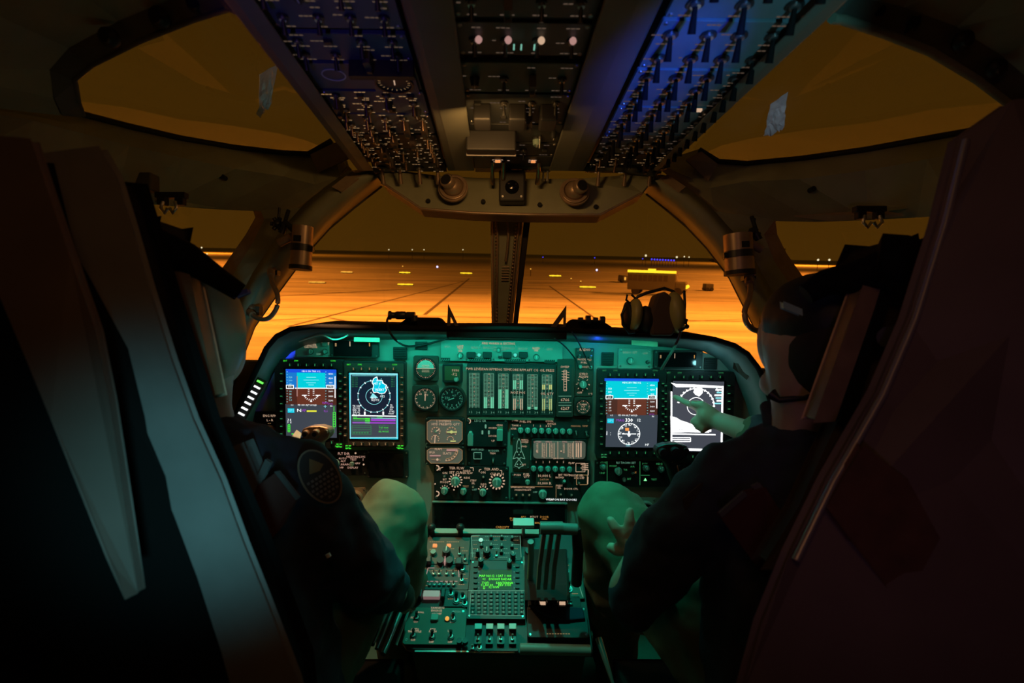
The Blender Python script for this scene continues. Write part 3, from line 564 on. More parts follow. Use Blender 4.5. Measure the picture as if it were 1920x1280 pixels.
# headset on the glareshield
def headset():
    r = empty('aviator_headset', P(1226, 627, 1.33), 'olive and black headset with big ear cups standing on the right glareshield', 'headset'); I = r.matrix_world.inverted()
    OL = mat('olive_ear_cup', (.42, .38, .13), .4); q = lambda x, y, d: I @ P(x, y, d)
    for x, y, rx, ry, rot, nm in ((1190, 590, .018, .040, -.12, 'ear_cup'), (1266, 586, .024, .052, .10, 'ear_cup')):
        M = I.to_3x3() @ CR @ Matrix.Rotation(rot, 3, 'Z')
        b = MB(Matrix.Translation(q(x, y, 1.30)) @ M.to_4x4()); b.ball((0, 0, 0), (rx, ry, .035), OL, 20, 12); b.build(nm, r)
    for x, y, rx, ry, rot in ((1178, 592, .012, .036, .1), (1210, 600, .022, .036, 0)):
        b = MB(Matrix.Translation(q(x, y, 1.31)) @ (I.to_3x3() @ CR @ Matrix.Rotation(rot, 3, 'Z')).to_4x4()); b.ball((0, 0, 0), (rx, ry, .035), RUBB, 16, 10); b.build('ear_cushion', r)
    b = MB(); b.poly([(0, 0)] * 0 or [(-.022, -.052), (-.024, .0), (-.008, .048), (.012, .056), (.030, .04), (.036, -.04), (.03, -.052)], -.03, .03, mat('brown_fabric_pad', (.09, .06, .04), .9)); b.M = None
    b.v = [tuple(q(1232, 590, 1.31) + (I.to_3x3() @ CR) @ Vector(v)) for v in b.v]; b.build('folded_pad', r, bev=.01)
    b = MB(); b.tube([q(*p) for p in ((1183,568,1.31),(1196,556,1.30),(1212,549,1.30),(1228,545,1.30),(1246,540,1.30),(1262,546,1.30),(1272,558,1.30))], .004, BLK2, 8)
    b.tube([q(*p) for p in ((1283,545,1.29),(1284,570,1.28),(1282,600,1.28),(1278,616,1.29))], .0035, BLK2, 8); b.build('headband', r)
    b = MB(); b.tube([q(*p) for p in ((1172,575,1.29),(1166,590,1.285),(1168,608,1.285),(1180,624,1.29),(1190,622,1.29))], .004, BLK2, 8)
    b.tube([q(*p) for p in ((1176,552,1.3),(1174,562,1.3),(1184,570,1.3),(1192,560,1.3),(1184,552,1.3))], .003, BLK2, 8); b.build('wire_yoke', r)
    b = MB()
    for x, y in ((1284, 604), (1276, 618), (1288, 612)): b.ball(q(x, y, 1.28), .006, BLK2, 8, 6)
    b.tube([q(1278,596,1.28), q(1288,600,1.27), q(1287,612,1.27), q(1279,618,1.28)], .0035, BLK2); b.build('adjuster', r)
headset()

# ---------------------------------------------------------------- displays
def mfd(lab, bz, scr, draw, legc, bezmat):
    u = U('cockpit_display', lab, 'display', *bz, group=None); u.plate('bezel', BLK2, .022, .006)
    if bezmat: MB().plate(-u.w / 2 + .004, -u.h / 2 + .004, u.w / 2 - .004, u.h / 2 - .004, .022, .0235, .004, bezmat).build('bezel_face', u.root)
    z = .0245; S = MB(); x0, y0, x1, y1 = scr
    MB().rect(*u.p(x0 - 2, y1 + 2), *u.p(x1 + 2, y0 - 2), z, GLASSD).build('screen_glass', u.root)
    draw(u, S, z + .0004); S.build('screen_image', u.root)
    bm = button_mesh(.0095, .008, .005, BLK2 if not bezmat else BROWNB); bv = button_mesh(.008, .0095, .005, BLK2 if not bezmat else BROWNB)
    L = MB(); W = x1 - x0; H = y1 - y0
    for k in range(6):
        x = x0 + W * (k + .5) / 6
        inst('button', bm, u.root, (*u.p(x, y0 - 9), .0235)); inst('button', bm, u.root, (*u.p(x, y1 + 9), .0235))
        for y in (y0 - 9, y1 + 9): p = u.p(x, y); L.rect(p[0] - .0009, p[1] - .003, p[0] + .0009, p[1] + .003, .0287, legc[0])
    for k in range(9):
        y = y0 + H * (k + .5) / 9
        for x in (x0 - 8, x1 + 8):
            inst('button', bv, u.root, (*u.p(x, y), .0235)); p = u.p(x, y); L.rect(p[0] - .003, p[1] - .0008, p[0] + .003, p[1] + .0008, .0287, legc[0])
    for (x, y, t) in ((x0 - 2, y0 - 16, 'BRT'), (x0 + 18, y0 - 16, 'SYM'), (x1 - 6, y0 - 16, 'CON'), (x0 - 4, y1 + 17, 'DAY'), (x1 + 2, y1 + 17, 'NITE')):
        p = u.p(x, y); L.text(t, *p, .0042, .0245, legc[1])
    for sx_, sy_ in ((-1, -1), (1, -1)):
        for k in range(2):
            for j in range(2): p = u.p((x0 - 6 if sx_ < 0 else x1 + 2) + k * 6, y1 + 13 + j * 5); L.rect(p[0] - .003, p[1] - .0011, p[0] + .003, p[1] + .0011, .0246, legc[1])
    L.build('lettering', u.root)
    return u
def R_(u, S, x0, y0, x1, y1, z, m): S.rect(*u.p(x0, y1), *u.p(x1, y0), z, m)
def T_(u, S, t, x, y, h, z, m, wx=1.): S.text(t, *u.p(x, y), h * u.s, z, m, wx)
def L_(u, S, x0, y0, x1, y1, wd, z, m): S.line(u.p(x0, y0), u.p(x1, y1), wd * u.s, z, m)
def A_(u, S, cx, cy, r, wd, z, m, a0=0, a1=360, n=32): S.ring(*u.p(cx, cy), z - .0001, z, (r + wd / 2) * u.s, (r - wd / 2) * u.s, m, n, a0, a1)
def bezbox(u, S, x0, y0, x1, y1, wd, z, m):
    L_(u, S, x0, y0, x1, y0, wd, z, m); L_(u, S, x1, y0, x1, y1, wd, z, m); L_(u, S, x1, y1, x0, y1, wd, z, m); L_(u, S, x0, y1, x0, y0, wd, z, m)
E_SKY1 = em('lit_sky_blue', (.0, .62, .72), 1.0, True); E_SKY2 = em('lit_side_blue', (.01, .19, .62), 1.0, True); E_BR2 = em('lit_dark_brown', (.07, .018, .012), 1.0, True)
E_DSL = em('lit_grey_slate', (.045, .055, .075), 1.0, True); E_DGR = em('lit_grey_page', (.06, .065, .085), 1.0)
def pfd_common(u, S, z, X0, X1, Y0, yh, yb, Y1, left):
    z2, z3 = z + .0003, z + .0006; W = X1 - X0
    R_(u, S, X0, Y0, X1, yh, z, E_SKY2 if left else E_SKY1)
    R_(u, S, X0 + W * .22, Y0 + 3, X1 - W * .22, yh, z2, E_SKY1)
    if left: R_(u, S, X0, Y0, X1, Y0 + 5, z2 + .0001, E_BL); L_(u, S, X0 + W * .22, Y0 + 12, X0 + W * .22, yb - 15, 1.8, z3, E_PINK)
    else: R_(u, S, X0 - 2, Y0 - 4, X1 + 2, Y0, z, E_BL)
    R_(u, S, X0, yh, X1, yb, z, E_BR2); R_(u, S, X0 + W * .22, yh, X1 - W * .22, yb, z2, E_BR)
    R_(u, S, X0, yb, X1, Y1, z, E_DSL)
    xc = (X0 + X1) / 2
    L_(u, S, X0 + 16, yh, X1 - 14, yh, 1.6, z3, E_W)
    for k, ww in ((-20, 9), (-15, 14), (-10, 9), (-6, 5)): 
        L_(u, S, xc - ww, yh + k, xc + ww, yh + k, 1.1, z3, E_CYL)
    for k in (3, 6, 9, 13):
        for s in (-1, 1): L_(u, S, xc + s * 3, yh + k, xc + s * 6, yh + k, 1, z3, E_W)
    yc = yh + 13
    for s in (-1, 1): L_(u, S, xc + s * 8, yc, xc + s * 17, yc, 1.6, z3, E_W); L_(u, S, xc + s * 13, yc, xc + s * 11, yc + 3, 1, z3, E_W)
    for k in range(9):
        a = math.radians(200 + k * 17.5); L_(u, S, xc + 11 * math.cos(a), yc - 9 * math.sin(a) - 2, xc + 14 * math.cos(a), yc - 12 * math.sin(a) - 2, 1.1, z3, E_W)
    S.poly([u.p(xc - 2, yc + 12), u.p(xc + 2, yc + 12), u.p(xc, yc + 7)], z3, z3 + .0001, E_W)
    T_(u, S, 'FD 000 ALT HOLD', xc - 7, yb - 2 + 3, 3.2, z3, E_W)
    for y, t in ((Y0 + 14, '320'), (Y0 + 20, '300'), (Y0 + 26, '20'), (yh + 6, '60'), (yh + 11, '40'), (yh + 17, '20'), (yh + 22, '1.0')): T_(u, S, t, X0 + 8, y, 3.4, z3, E_W if not left else E_CYL); 
    for y, t in ((Y0 + 8, '4500'), (Y0 + 16, '4200'), (Y0 + 24, '000'), (yh + 6, '3600'), (yh + 15, '3400'), (yh + 23, '3200')): T_(u, S, t, X1 - 10, y, 3.2, z3, E_W)
    for x, t in ((X0 + 7, '000'), (X1 - 11, '3740')):
        R_(u, S, x - 7, yh - 6, x + 7, yh + 1, z3, E_W); R_(u, S, x - 5.6, yh - 4.8, x + 5.6, yh - .2, z3 + .0002, BLACK); T_(u, S, t, x, yh - 2.4, 3.4, z3 + .0004, E_W)
    L_(u, S, X1 - 2, Y0 + 12, X1 - 2, yb - 12, 1.6, z3, E_W)
    for k in range(12): y = Y0 + 4 + k * 5; L_(u, S, X0 + 1, y, X0 + 3, y, .8, z3, E_CYL); L_(u, S, X1 - 20, y, X1 - 18, y, .8, z3, E_CYL)
    T_(u, S, '29.92', X1 - 11, yb - 1, 3, z3, E_MG); T_(u, S, 'IN', X1 - 9, yb + 3, 3, z3, E_W)
    T_(u, S, '0.3', X0 + 11, yb + 1, 3, z3, E_W)
    R_(u, S, X0 + 3, yb + 7, X0 + 15, yb + 15, z3, E_CY); T_(u, S, 'GPS', X0 + 9, yb + 11, 5, z3 + .0001, E_CYL)
    T_(u, S, 'HDG 350 TRK 012', xc, Y0 + 3, 3.2, z3, E_W)
def pfd_left(u, S, z):
    X0, X1 = 545, 637; pfd_common(u, S, z, X0, X1, 690, 724, 754, 814, True); z3 = z + .0008
    T_(u, S, 'N', 569, 765, 6, z3, E_W, 1.4); T_(u, S, 'AP', 578, 765, 5, z3, E_MG); L_(u, S, 583, 766, 601, 766, 3, z3, E_YL)
    T_(u, S, 'NAV', 617, 751, 4, z3, E_MG); T_(u, S, 'ILS', 618, 766, 4.4, z3, E_MG); T_(u, S, '+', 617, 758, 8, z3, E_CYL)
    bezbox(u, S, 631.5, 768, 635.5, 795, 1.2, z3, E_GR); L_(u, S, 633, 757, 633, 766, 1, z3, E_GR)
    for k in range(5): L_(u, S, 632, 772 + k * 4.5, 635, 772 + k * 4.5, 1, z3, E_GR)
    L_(u, S, 633, 797, 633, 805, 1.2, z3, E_GR); bezbox(u, S, 548.5, 791, 552, 804, 1.2, z3, E_GR); 
    for k in range(3): L_(u, S, 549, 794 + k * 3.5, 552, 794 + k * 3.5, 1, z3, E_GR)
    T_(u, S, '1 2', 551, 786, 5, z3, E_W); T_(u, S, '3 4', 551, 782, 4, z3, E_W)
    L_(u, S, 555, 808, 563, 808, 1.6, z3, E_GR); L_(u, S, 623, 811, 629, 811, 1.6, z3, E_GR)
def pfd_right(u, S, z):
    X0, X1 = 1132, 1228; pfd_common(u, S, z, X0, X1, 711, 743, 773, 832, False); z3 = z + .0008; cx, cy = 1175, 808
    A_(u, S, cx, cy, 20, 1.2, z3, E_W)
    for k in range(24):
        a = math.radians(k * 15); r0 = 17.5 if k % 3 else 15.5
        L_(u, S, cx + r0 * math.cos(a), cy + r0 * math.sin(a), cx + 19.5 * math.cos(a), cy + 19.5 * math.sin(a), 1 if k % 3 else 1.8, z3, E_W)
    for k in range(12):
        a = math.radians(k * 30 + 8); T_(u, S, ('N', '3', '6', 'E', '12', '15', 'S', '21', '24', 'W', '30', '33')[k], cx + 16 * math.sin(a), cy - 16 * math.cos(a), 3.2, z3 + .0001, E_W)
    L_(u, S, cx - 13, cy, cx + 13, cy, 1.4, z3, E_W); L_(u, S, cx, cy - 5, cx, cy + 5, 3, z3, E_W); L_(u, S, cx - 13, cy, cx - 9, cy - 1.5, 1.5, z3, E_W)
    L_(u, S, cx - 3, cy + 2, cx + 3, cy + 2, 1.8, z3, E_W); R_(u, S, cx - 7, cy - 11, cx, cy - 6, z3, E_OR)
    T_(u, S, '330', cx, cy - 25, 7, z3, E_W2); T_(u, S, '12', cx + 18, cy - 25, 5.5, z3, E_W); T_(u, S, 'MAG', 1159, 783, 5, z3, E_MG)
    T_(u, S, '1 :', 1137, 807, 8, z3, E_W); T_(u, S, '180', cx - 2, cy + 21.5, 4.5, z3, E_CYL); T_(u, S, 'HF', 1208, 828, 4.5, z3, E_W)
def nav_left(u, S, z):
    z2, z3 = z + .0003, z + .0006; X0, Y0, X1, Y1 = 662, 697, 750, 817
    R_(u, S, X0, Y0, X1, Y1, z, E_CY); R_(u, S, X0 + 1.2, Y0 + 1.2, X1 - 1.2, Y1 - 1.2, z + .0001, E_NAVY); R_(u, S, X0 + 3, 774, X1 - 3, 813, z2, E_DSL)
    for y0, y1 in ((Y0, Y0 + 2),): R_(u, S, X0, y0, X1, y1, z2, E_CYL)
    for x in (X0 + 1, X1 - 1.5): L_(u, S, x, Y0, x, Y1, 1.6, z3, E_CYL)
    L_(u, S, X0, Y1 - 2, X1, Y1 - 2, 2, z3, E_CYL); L_(u, S, X0 + 4, Y0 + 4, X1 - 4, Y0 + 4, .7, z3, E_CYL)
    cx, cy = 706.5, 739; A_(u, S, cx, cy, 29.5, .8, z3, E_CYL, n=48); A_(u, S, cx, cy, 15, .8, z3, E_CYL)
    for k in range(16):
        a = math.radians(k * 22.5 + 11); L_(u, S, cx + 28 * math.cos(a), cy + 28 * math.sin(a), cx + 31 * math.cos(a), cy + 31 * math.sin(a), 1.8, z3, E_W)
    q = [(706,706),(712,703),(713,709),(722,710),(722,714),(730,719),(727,723),(730,727),(726,733),(718,734),(712,731),(706,732),(704,727),(706,719),(703,714)]
    S.poly([u.p(*p) for p in q], z3 - .0001, z3, E_CY)
    for i in range(len(q)): L_(u, S, *q[i], *q[(i + 1) % len(q)], 1.3, z3 + .0001, E_W)
    for x, y, t in ((717, 727, 'ALERT'), (712, 716, 'MT 4'), (722, 739, '012'), (701, 732, 'o'), (706, 742, 'A12'), (709, 746, 'KDYS')): T_(u, S, t, x, y, 4.4, z3 + .0002, E_W)
    S.poly([u.p(*p) for p in [(699,742),(704,733),(708,736),(714,742)]], z3, z3 + .0001, E_CYL)
    L_(u, S, 714, 727, 720, 706, 1, z3 + .0001, E_CYL)
    for k in range(5): T_(u, S, 'GS %d' % (112 + 7 * k), X0 + 9, Y0 + 8 + k * 4, 2.8, z3, E_GRD)
    for k in range(5): T_(u, S, '%02d.%d' % (31 + 7 * k, k), X1 - 9, Y0 + 7 + k * 4.2, 2.8, z3, E_GRD)
    for k in range(5): T_(u, S, ('TK 350', 'GS 000', 'WD 12', 'DA 00', 'ALT 17')[k], X0 + 12, 757 + k * 3.8, 3.4, z3, E_W); T_(u, S, ('12', '350', '0.0', '17:42', '00:00')[k], X1 - 12 + (k % 2), 755 + k * 4, 3.4, z3, E_W)
    R_(u, S, 688, 767, 691, 773, z3, E_W); R_(u, S, 722, 767, 725, 773, z3, E_W)
    L_(u, S, X0 + 4, 774, X1 - 3, 775.5, 2, z3, E_W)
    for k in range(3): L_(u, S, X0 + 6, 780 + k * 3.6, 696, 780.5 + k * 3.6, 1.3, z3, E_GRD if k else E_GR); L_(u, S, 690, 780 + k * 3.6, 699, 780.5 + k * 3.6, 2.4, z3, E_GR)
    R_(u, S, 701, 781, 746, 784, z3, E_MG); R_(u, S, X0 + 5, 787, 746, 788.4, z3, E_MG); L_(u, S, 701, 779, 746, 780, 1, z3, E_CYL)
    bezbox(u, S, 666, 793, 701, 809, .7, z3, E_GRD)
    for k in range(3): L_(u, S, 667, 796 + k * 3.5, 700, 796.3 + k * 3.5, .7, z3, E_GRD)
    for k in range(6): L_(u, S, 668 + k * 5, 806, 671.5 + k * 5, 806, 2.4, z3, E_GRD)
    for k, t in enumerate(('ROUTE 12', 'TGT 0004', 'WPT 17 R', 'SEL MODE')): T_(u, S, t, 724, 793 + k * 3.6, 3, z3, E_GR if k % 2 else E_GRD)
    T_(u, S, 'RTE', X0 + 10, 777.5, 3, z3, E_GR); T_(u, S, 'STEER', 717, 778, 3, z3, E_GR)
def nav_right(u, S, z):
    z2, z3 = z + .0003, z + .0006; X0, Y0, X1, Y1 = 1250, 712, 1350, 840; g = E_DGR; W = E_W2
    R_(u, S, X0 + 1, Y0, X1, Y1, z, g)
    S.poly([u.p(*p) for p in [(1252,714),(1262,716),(1290,717),(1345,720),(1345,724),(1290,722),(1262,722)]], z3 - .0001, z3, W)
    L_(u, S, X1 - 3, 720, X1 - 5, 838, 3.2, z3, W); L_(u, S, X0 + 3, 730, X0 + 3, 838, 2.6, z3, W)
    for k in range(7): L_(u, S, 1332 + 2 * (k % 3), 722 + k * 5, 1345, 722 + k * 5, 2.6, z3, W if k % 2 else E_CYL)
    L_(u, S, 1335, 722, 1339, 730, 1.5, z3, E_W)
    cx, cy = 1298, 757; A_(u, S, cx, cy, 33, 1.3, z3, W, -20, 160, 30); A_(u, S, cx, cy, 16, 1.0, z3, W)
    for k in range(-2, 15):
        a = math.radians(k * 12); L_(u, S, cx + 31 * math.cos(a), cy - 31 * math.sin(a), cx + 35 * math.cos(a), cy - 35 * math.sin(a), 2, z3, W)
    q = [(1296,725),(1304,722),(1311,726),(1310,733),(1304,739),(1297,736),(1293,731)]; S.poly([u.p(*p) for p in q], z3, z3 + .0001, W)
    q = [(1251,775),(1262,778),(1270,783),(1280,786),(1290,790),(1310,791),(1326,795),(1326,804),(1300,804),(1252,806)]; S.poly([u.p(*p) for p in q], z3, z3 + .0001, W)
    for y, x1 in ((797, 1324), (803, 1322), (808, 1334)): L_(u, S, 1252, y, x1, y + 1.5, 2.2, z3 + .0001, W)
    for x, y, t in ((1270, 800, 'RTE'), (1292, 797, 'STEER')): T_(u, S, t, x, y, 3, z3 + .0003, g)
    for y in (800, 794): L_(u, S, 1262, y, 1300, y + 1, .7, z3 + .0003, g)
    bezbox(u, S, 1253, 815, 1288, 822, 1.4, z3, W); L_(u, S, 1252, 828, 1275, 829, 5, z3, W); L_(u, S, 1252, 836, 1345, 838, 4, z3, W); L_(u, S, 1252, 818.5, 1287, 818.5, 1, z3, W)
mfd('leftmost cockpit display, blue over brown horizon picture above a slate page', (524, 672, 649, 836), (545, 690, 637, 814), pfd_left, (E_GRD, E_GR), None)
mfd('left inner cockpit display, round map over tables in a pale cyan frame', (650, 676, 764, 834), (662, 697, 750, 817), nav_left, (E_LEGD, E_GR), BROWNB)
mfd('right inner cockpit display, blue and brown horizon over a round compass', (1116, 690, 1242, 852), (1132, 708, 1229, 833), pfd_right, (E_GRD, E_GRD), None)
mfd('rightmost cockpit display, overexposed white map page behind the pointing hand', (1243, 694, 1368, 858), (1250, 712, 1350, 840), nav_right, (E_GRD, E_GRD), None)

# ---------------------------------------------------------------- generic bits
def screws(u, r=.003, m=.006, mt=None):
    for sx_ in (-1, 1):
        for sy_ in (-1, 1): inst('screw', screw_mesh(r, mt), u.root, (sx_ * (u.w / 2 - m), sy_ * (u.h / 2 - m), u.t))
def letters(u, items, z=None, mt=E_LEG, name='lettering'):
    b = MB(); z = (u.t if z is None else z) + .0004
    for it in items:
        x, y, t, h = it[:4]; T_(u, b, t, x, y, h, z, it[4] if len(it) > 4 else mt)
    return b.build(name, u.root)
def knob(u, x, y, rp, h=.012, mt=None, rz=0, ptr=True, name='knob'): return inst(name, knob_mesh(round(rp * u.s, 4), h, mt, ptr), u.root, (*u.p(x, y), u.t), rz)
def toggle(u, x, y, L=.014, up=1, mt=None, r=.0018): return inst('toggle_switch', toggle_mesh(L, up, mt, r), u.root, (*u.p(x, y), u.t))
def gauge(lab, cx, cy, r, cat='gauge', square=True, face=None, marks=36, mm=E_LEG, texts=(), needle=None, group=None, nm='dial_gauge', bez=BROWNB):
    g = r + 2; u = U(nm, lab, cat, cx - g, cy - g, cx + g, cy + g, group)
    if square: u.plate('bezel', bez, .012, .004)
    else: MB().cyl(0, 0, 0, .012, u.w / 2, bez, 32).build('bezel', u.root, bev=.001); u.t = .012
    MB().ring(0, 0, .012, .016, r * u.s, (r - 2.2) * u.s, BLK2, 36).build('rim', u.root)
    MB().cyl(0, 0, .012, .0128, (r - 2.2) * u.s, face or BLACK, 36).build('dial_face', u.root)
    b = MB(); R0 = (r - 3) * u.s
    for k in range(marks):
        a = 2 * math.pi * k / marks; q = .80 if k % 3 == 0 else .90
        b.line((R0 * math.cos(a), R0 * math.sin(a)), (R0 * q * math.cos(a), R0 * q * math.sin(a)), (.0014 if k % 3 == 0 else .0007), .0132, mm)
    for (x, y, t, h) in texts: b.text(t, x * R0, y * R0, h * R0, .0133, mm)
    b.build('dial_markings', u.root)
    if needle:
        n = MB()
        for a, L, wd, mt in needle: a = math.radians(a); n.line((-R0 * .2 * math.cos(a), -R0 * .2 * math.sin(a)), (R0 * L * math.cos(a), R0 * L * math.sin(a)), wd, .0138, mt)
        n.build('needle', u.root)
    return u
def vent_grille(x0, y0, x1, y1, lab):
    u = U('louvre_grille', lab, 'grille', x0, y0, x1, y1); u.plate('frame', DGREY, .004, .002)
    b = MB()
    for k in range(5): y = u.h * (k - 2) / 5.6; b.box(0, y, .005, u.w * .86, u.h * .06, .004, BLACK)
    b.build('slats', u.root)
vent_grille(738, 650, 764, 673, 'small louvred grille left of the attitude ball'); vent_grille(1127, 660, 1150, 684, 'small louvred grille above the right inner display')
vent_grille(779, 640, 802, 655, 'small louvred grille at the left end of the warning strip'); vent_grille(1319, 671, 1342, 692, 'dark louvred grille above the rightmost display')
# upper left/right panels
u = U('control_unit', 'upper left panel with a round lamp and a clock knob above the leftmost display', 'control panel', 556, 636, 622, 668); u.plate(mt=PANEL); 
letters(u, [(568,644,'1',7,E_LEGG),(585,646,'MASTER',4.5,E_LEG),(585,650,'CAUTION',4,E_LEG),(613,644,'TEST',5,E_LEG),(600,663,'DIM',3.5,E_LEGG)]); knob(u, 585, 658, 5, .008); knob(u, 612, 658, 4.5, .008); inst('push_lamp', button_mesh(.014, .012, .006, KNOB), u.root, (*u.p(612, 644), u.t)); screws(u, .002, .004)
def glassbox(x0, y0, x1, y1, lab):
    u = U('annunciator_box', lab, 'annunciator', x0, y0, x1, y1); u.plate('frame', DGREY, .010, .003); b = MB(); b.plate(-u.w * .42, -u.h * .4, u.w * .36, u.h * .4, .010, .013, .002, GLASSD); b.build('dark_lens', u.root)
    b = MB(); R_(u, b, x0 + 10, y0 + 8, x0 + 13, y0 + 14, .0135, E_LEGD); R_(u, b, x0 + 37, y0 + 5, x0 + 38.5, y0 + 14, .0135, E_LEG); R_(u, b, x1 - 17, y0 + 8, x1 - 15, y0 + 14, .0135, E_AM); b.build('lit_segments', u.root); screws(u, .0025, .005)
glassbox(622, 634, 712, 669, 'long dark glass annunciator box above the left displays'); glassbox(1224, 656, 1314, 690, 'long dark glass annunciator box above the right displays')
u = U('control_unit', 'upper right panel with one round knob above the right inner display', 'control panel', 1158, 652, 1220, 690); u.plate(mt=PANEL); letters(u, [(1180,660,'BARO SET',4.5,E_LEGG),(1208,662,'OFF',4,E_LEGG)]); knob(u, 1180, 675, 6); toggle(u, 1212, 678); screws(u)
# top centre strip: fire warning panel
u = U('fire_warning_panel', 'long narrow fire warning strip with four engine buttons under the centre of the hood', 'warning panel', 828, 638, 1054, 676); u.plate(mt=PANEL, t=.010)
letters(u, [(935,643,'FIRE WARN & EXTING',4.6),(893,651,'ENG 1',4.6,E_LEGG),(915,651,'ENG 2',4.6,E_LEGG),(956,652,'ENG 3',4.6,E_LEGG),(980,653,'ENG 4',4.6,E_LEGG),(864,648,'LAMP',3.8),(864,652,'TEST',3.8),(864,657,'A/B',3.8),(1005,652,'BLEED',3.8),(1005,656,'AIR',3.8),(840,649,'APU',4.5,E_LEGG),(1030,654,'APU',4.5,E_LEGG),(928,650,'RH',3.6,E_LEGG),(928,655,'LH',3.6,E_LEGG),(944,650,'ALL',3.6,E_LEGG),(944,655,'OFF',3.6,E_LEGG)])
for x in (884, 914, 951, 981): inst('fire_button', button_mesh(.024, .016, .008, DGREY), u.root, (*u.p(x, 664), .010))
for x in (899, 966): inst('warning_lamp', shared('lampdome_teal', lambda b: (b.cyl(0, 0, 0, .004, .006, STEEL, 14), b.ball((0, 0, .004), .0045, em('lit_teal_lamp', (.1, .9, .7), .8)))), u.root, (*u.p(x, 664), .010))
knob(u, 864, 665, 5); knob(u, 1005, 668, 5); knob(u, 935, 655, 4, .008); toggle(u, 938, 668); 
for x0, x1 in ((880, 922), (946, 986), (828, 845), (1020, 1040)):
    b = MB(); R_(u, b, x0, 669.5 + (x0 - 828) * .02, x1, 676 + (x0 - 828) * .02, .0105, TAPE)
    for k in range(int((x1 - x0) / 4)): L_(u, b, x0 + k * 4 + 1, 675, x0 + k * 4 + 3, 671, .8, .011, KNOB)
    b.build('striped_legend_bar', u.root)
for x, y in ((902,646),(966,648),(1019,650),(876,672),(926,673),(992,674)): inst('screw', screw_mesh(.003), u.root, (*u.p(x, y), .010))
# standby instruments
u = gauge('round standby attitude indicator, pale top half, at the upper left of the centre panel', 800, 689, 21, 'attitude indicator', nm='attitude_indicator')
b = MB(); R0 = 15.5 * u.s
b.poly([(R0 * math.cos(t), R0 * math.sin(t)) for t in [math.pi * k / 16 for k in range(17)]], .0134, .0150, mat('attitude_sky', (.5, .5, .45), .6)); b.poly([(R0 * math.cos(t), R0 * math.sin(t)) for t in [math.pi + math.pi * k / 16 for k in range(17)]], .0134, .0150, mat('attitude_ground', (.10, .06, .04), .6))
for k in (-6, -3, 3, 6): b.line((-R0 * .45, k * .0014), (R0 * .45, k * .0014), .0008, .0152, E_LEG)
b.line((-R0, 0), (R0, 0), .0012, .0153, E_LEG); b.build('attitude_ball', u.root)
u = U('counter_gauge', 'small square counter gauge with a knob right of the attitude ball', 'gauge', 831, 681, 868, 715); u.plate('bezel', BLK2, .012); b = MB(); R_(u, b, 835, 685, 864, 711, .0125, mat('olive_dial', (.06, .07, .03), .5)); T_(u, b, '9990', 855, 693, 5, .013, E_LEG); T_(u, b, '-7.2', 853, 700, 5, .013, E_LEG); b.build('counter_window', u.root); knob(u, 857, 709, 4.5, .008)
gauge('round standby airspeed dial with orange needle left of the black altimeter', 799, 745, 22, 'airspeed indicator', face=mat('brownish_dial', (.10, .075, .065), .5), marks=42, texts=[(0,.62,'10',.22),(-.45,.45,'60',.2),(.1,.35,'KTS',.16)], needle=[(88, .5, .0022, E_LEG)], nm='airspeed_indicator')
gauge('round black altimeter with white numerals below the counter gauge', 849, 745, 23, 'altimeter', square=False, marks=50, mm=WHITEP, texts=[(0,.62,'0',.26),(.5,.5,'1',.24),(.72,.1,'2',.24),(.6,-.4,'3',.24),(.4,-.6,'4',.24),(0,-.66,'5',.26),(-.4,-.55,'6',.24),(-.45,.5,'9',.24),(-.45,.06,'230',.24),(.2,.3,'ALT',.16)], needle=[(200, .4, .002, WHITEP)], nm='altimeter')
# engine tapes
EU = U('engine_instrument_cluster', 'wide engine cluster of six vertical tape gauges in the middle of the panel', 'engine gauges', 876, 681, 1042, 780); EU.plate('housing', DGREY, .010, .004)
cols = [(890,'PWR LEVEL',None,None,0),(917,'FAN RPM',742,763,0),(944,'ENG TEMP',728,764,0),(971,'CORE RPM',711,727,1),(998,'AFT CG',760,765,2),(1025,'OIL PRESS',719,728,3)]
for i, (cx, t, a, c_, k) in enumerate(cols):
    b = MB(); y0 = 696 + i * .6; R_(EU, b, cx - 12.5, 684 + i * .5, cx + 12.5, 776, .0115, TAPE); b.build('gauge_strip', EU.root)
    b = MB(); T_(EU, b, t, cx, 690 + i * .6, 4.8, .0125, E_LEG, .95)
    yb = 762 + i * .6
    for y in [y0 + 2 + n * 2.6 for n in range(26)]:
        if y > yb: break
        if k in (1, 3) and 729 < y < 740: continue
        L_(EU, b, cx - 9, y, cx + 9, y, .7, .0122, E_LEGG)
    for dx in (-9, -3.2, 3.2, 9): L_(EU, b, cx + dx, y0 + 2, cx + dx, yb, .8, .0123, E_LEGG)
    n0 = 0
    for y in range(int(y0) + 4, int(yb), 8):
        if k in (1, 3) and 728 < y < 742: continue
        T_(EU, b, str(12 - n0), cx, y, 3, .0124, E_LEG); n0 += 1
    T_(EU, b, '1 2', cx - 7, 770, 4, .0125, E_LEGG); T_(EU, b, '3 4', cx + 7, 771, 4, .0125, E_LEGG)
    if k == 1: T_(EU, b, 'NOZ POS', cx, 734, 4.6, .0125, E_LEG)
    if k == 3: T_(EU, b, 'OIL QTY', cx, 736, 4.6, .0125, E_LEG)
    b.build('gauge_scale', EU.root)
    if a:
        b = MB(); mt = E_TAPEY if k == 3 else E_TAPE
        for dx in (-8, -5, 5, 8): R_(EU, b, cx + dx - 1.1, a, cx + dx + 1.1, c_ if k else yb, .013, mt)
        if k in (1, 3):
            for dx in (-8, -5, 5, 8): R_(EU, b, cx + dx - .8, 745, cx + dx + .8, yb + 2, .013, mt if k == 3 else E_LEG)
        b.build('lit_tape', EU.root)
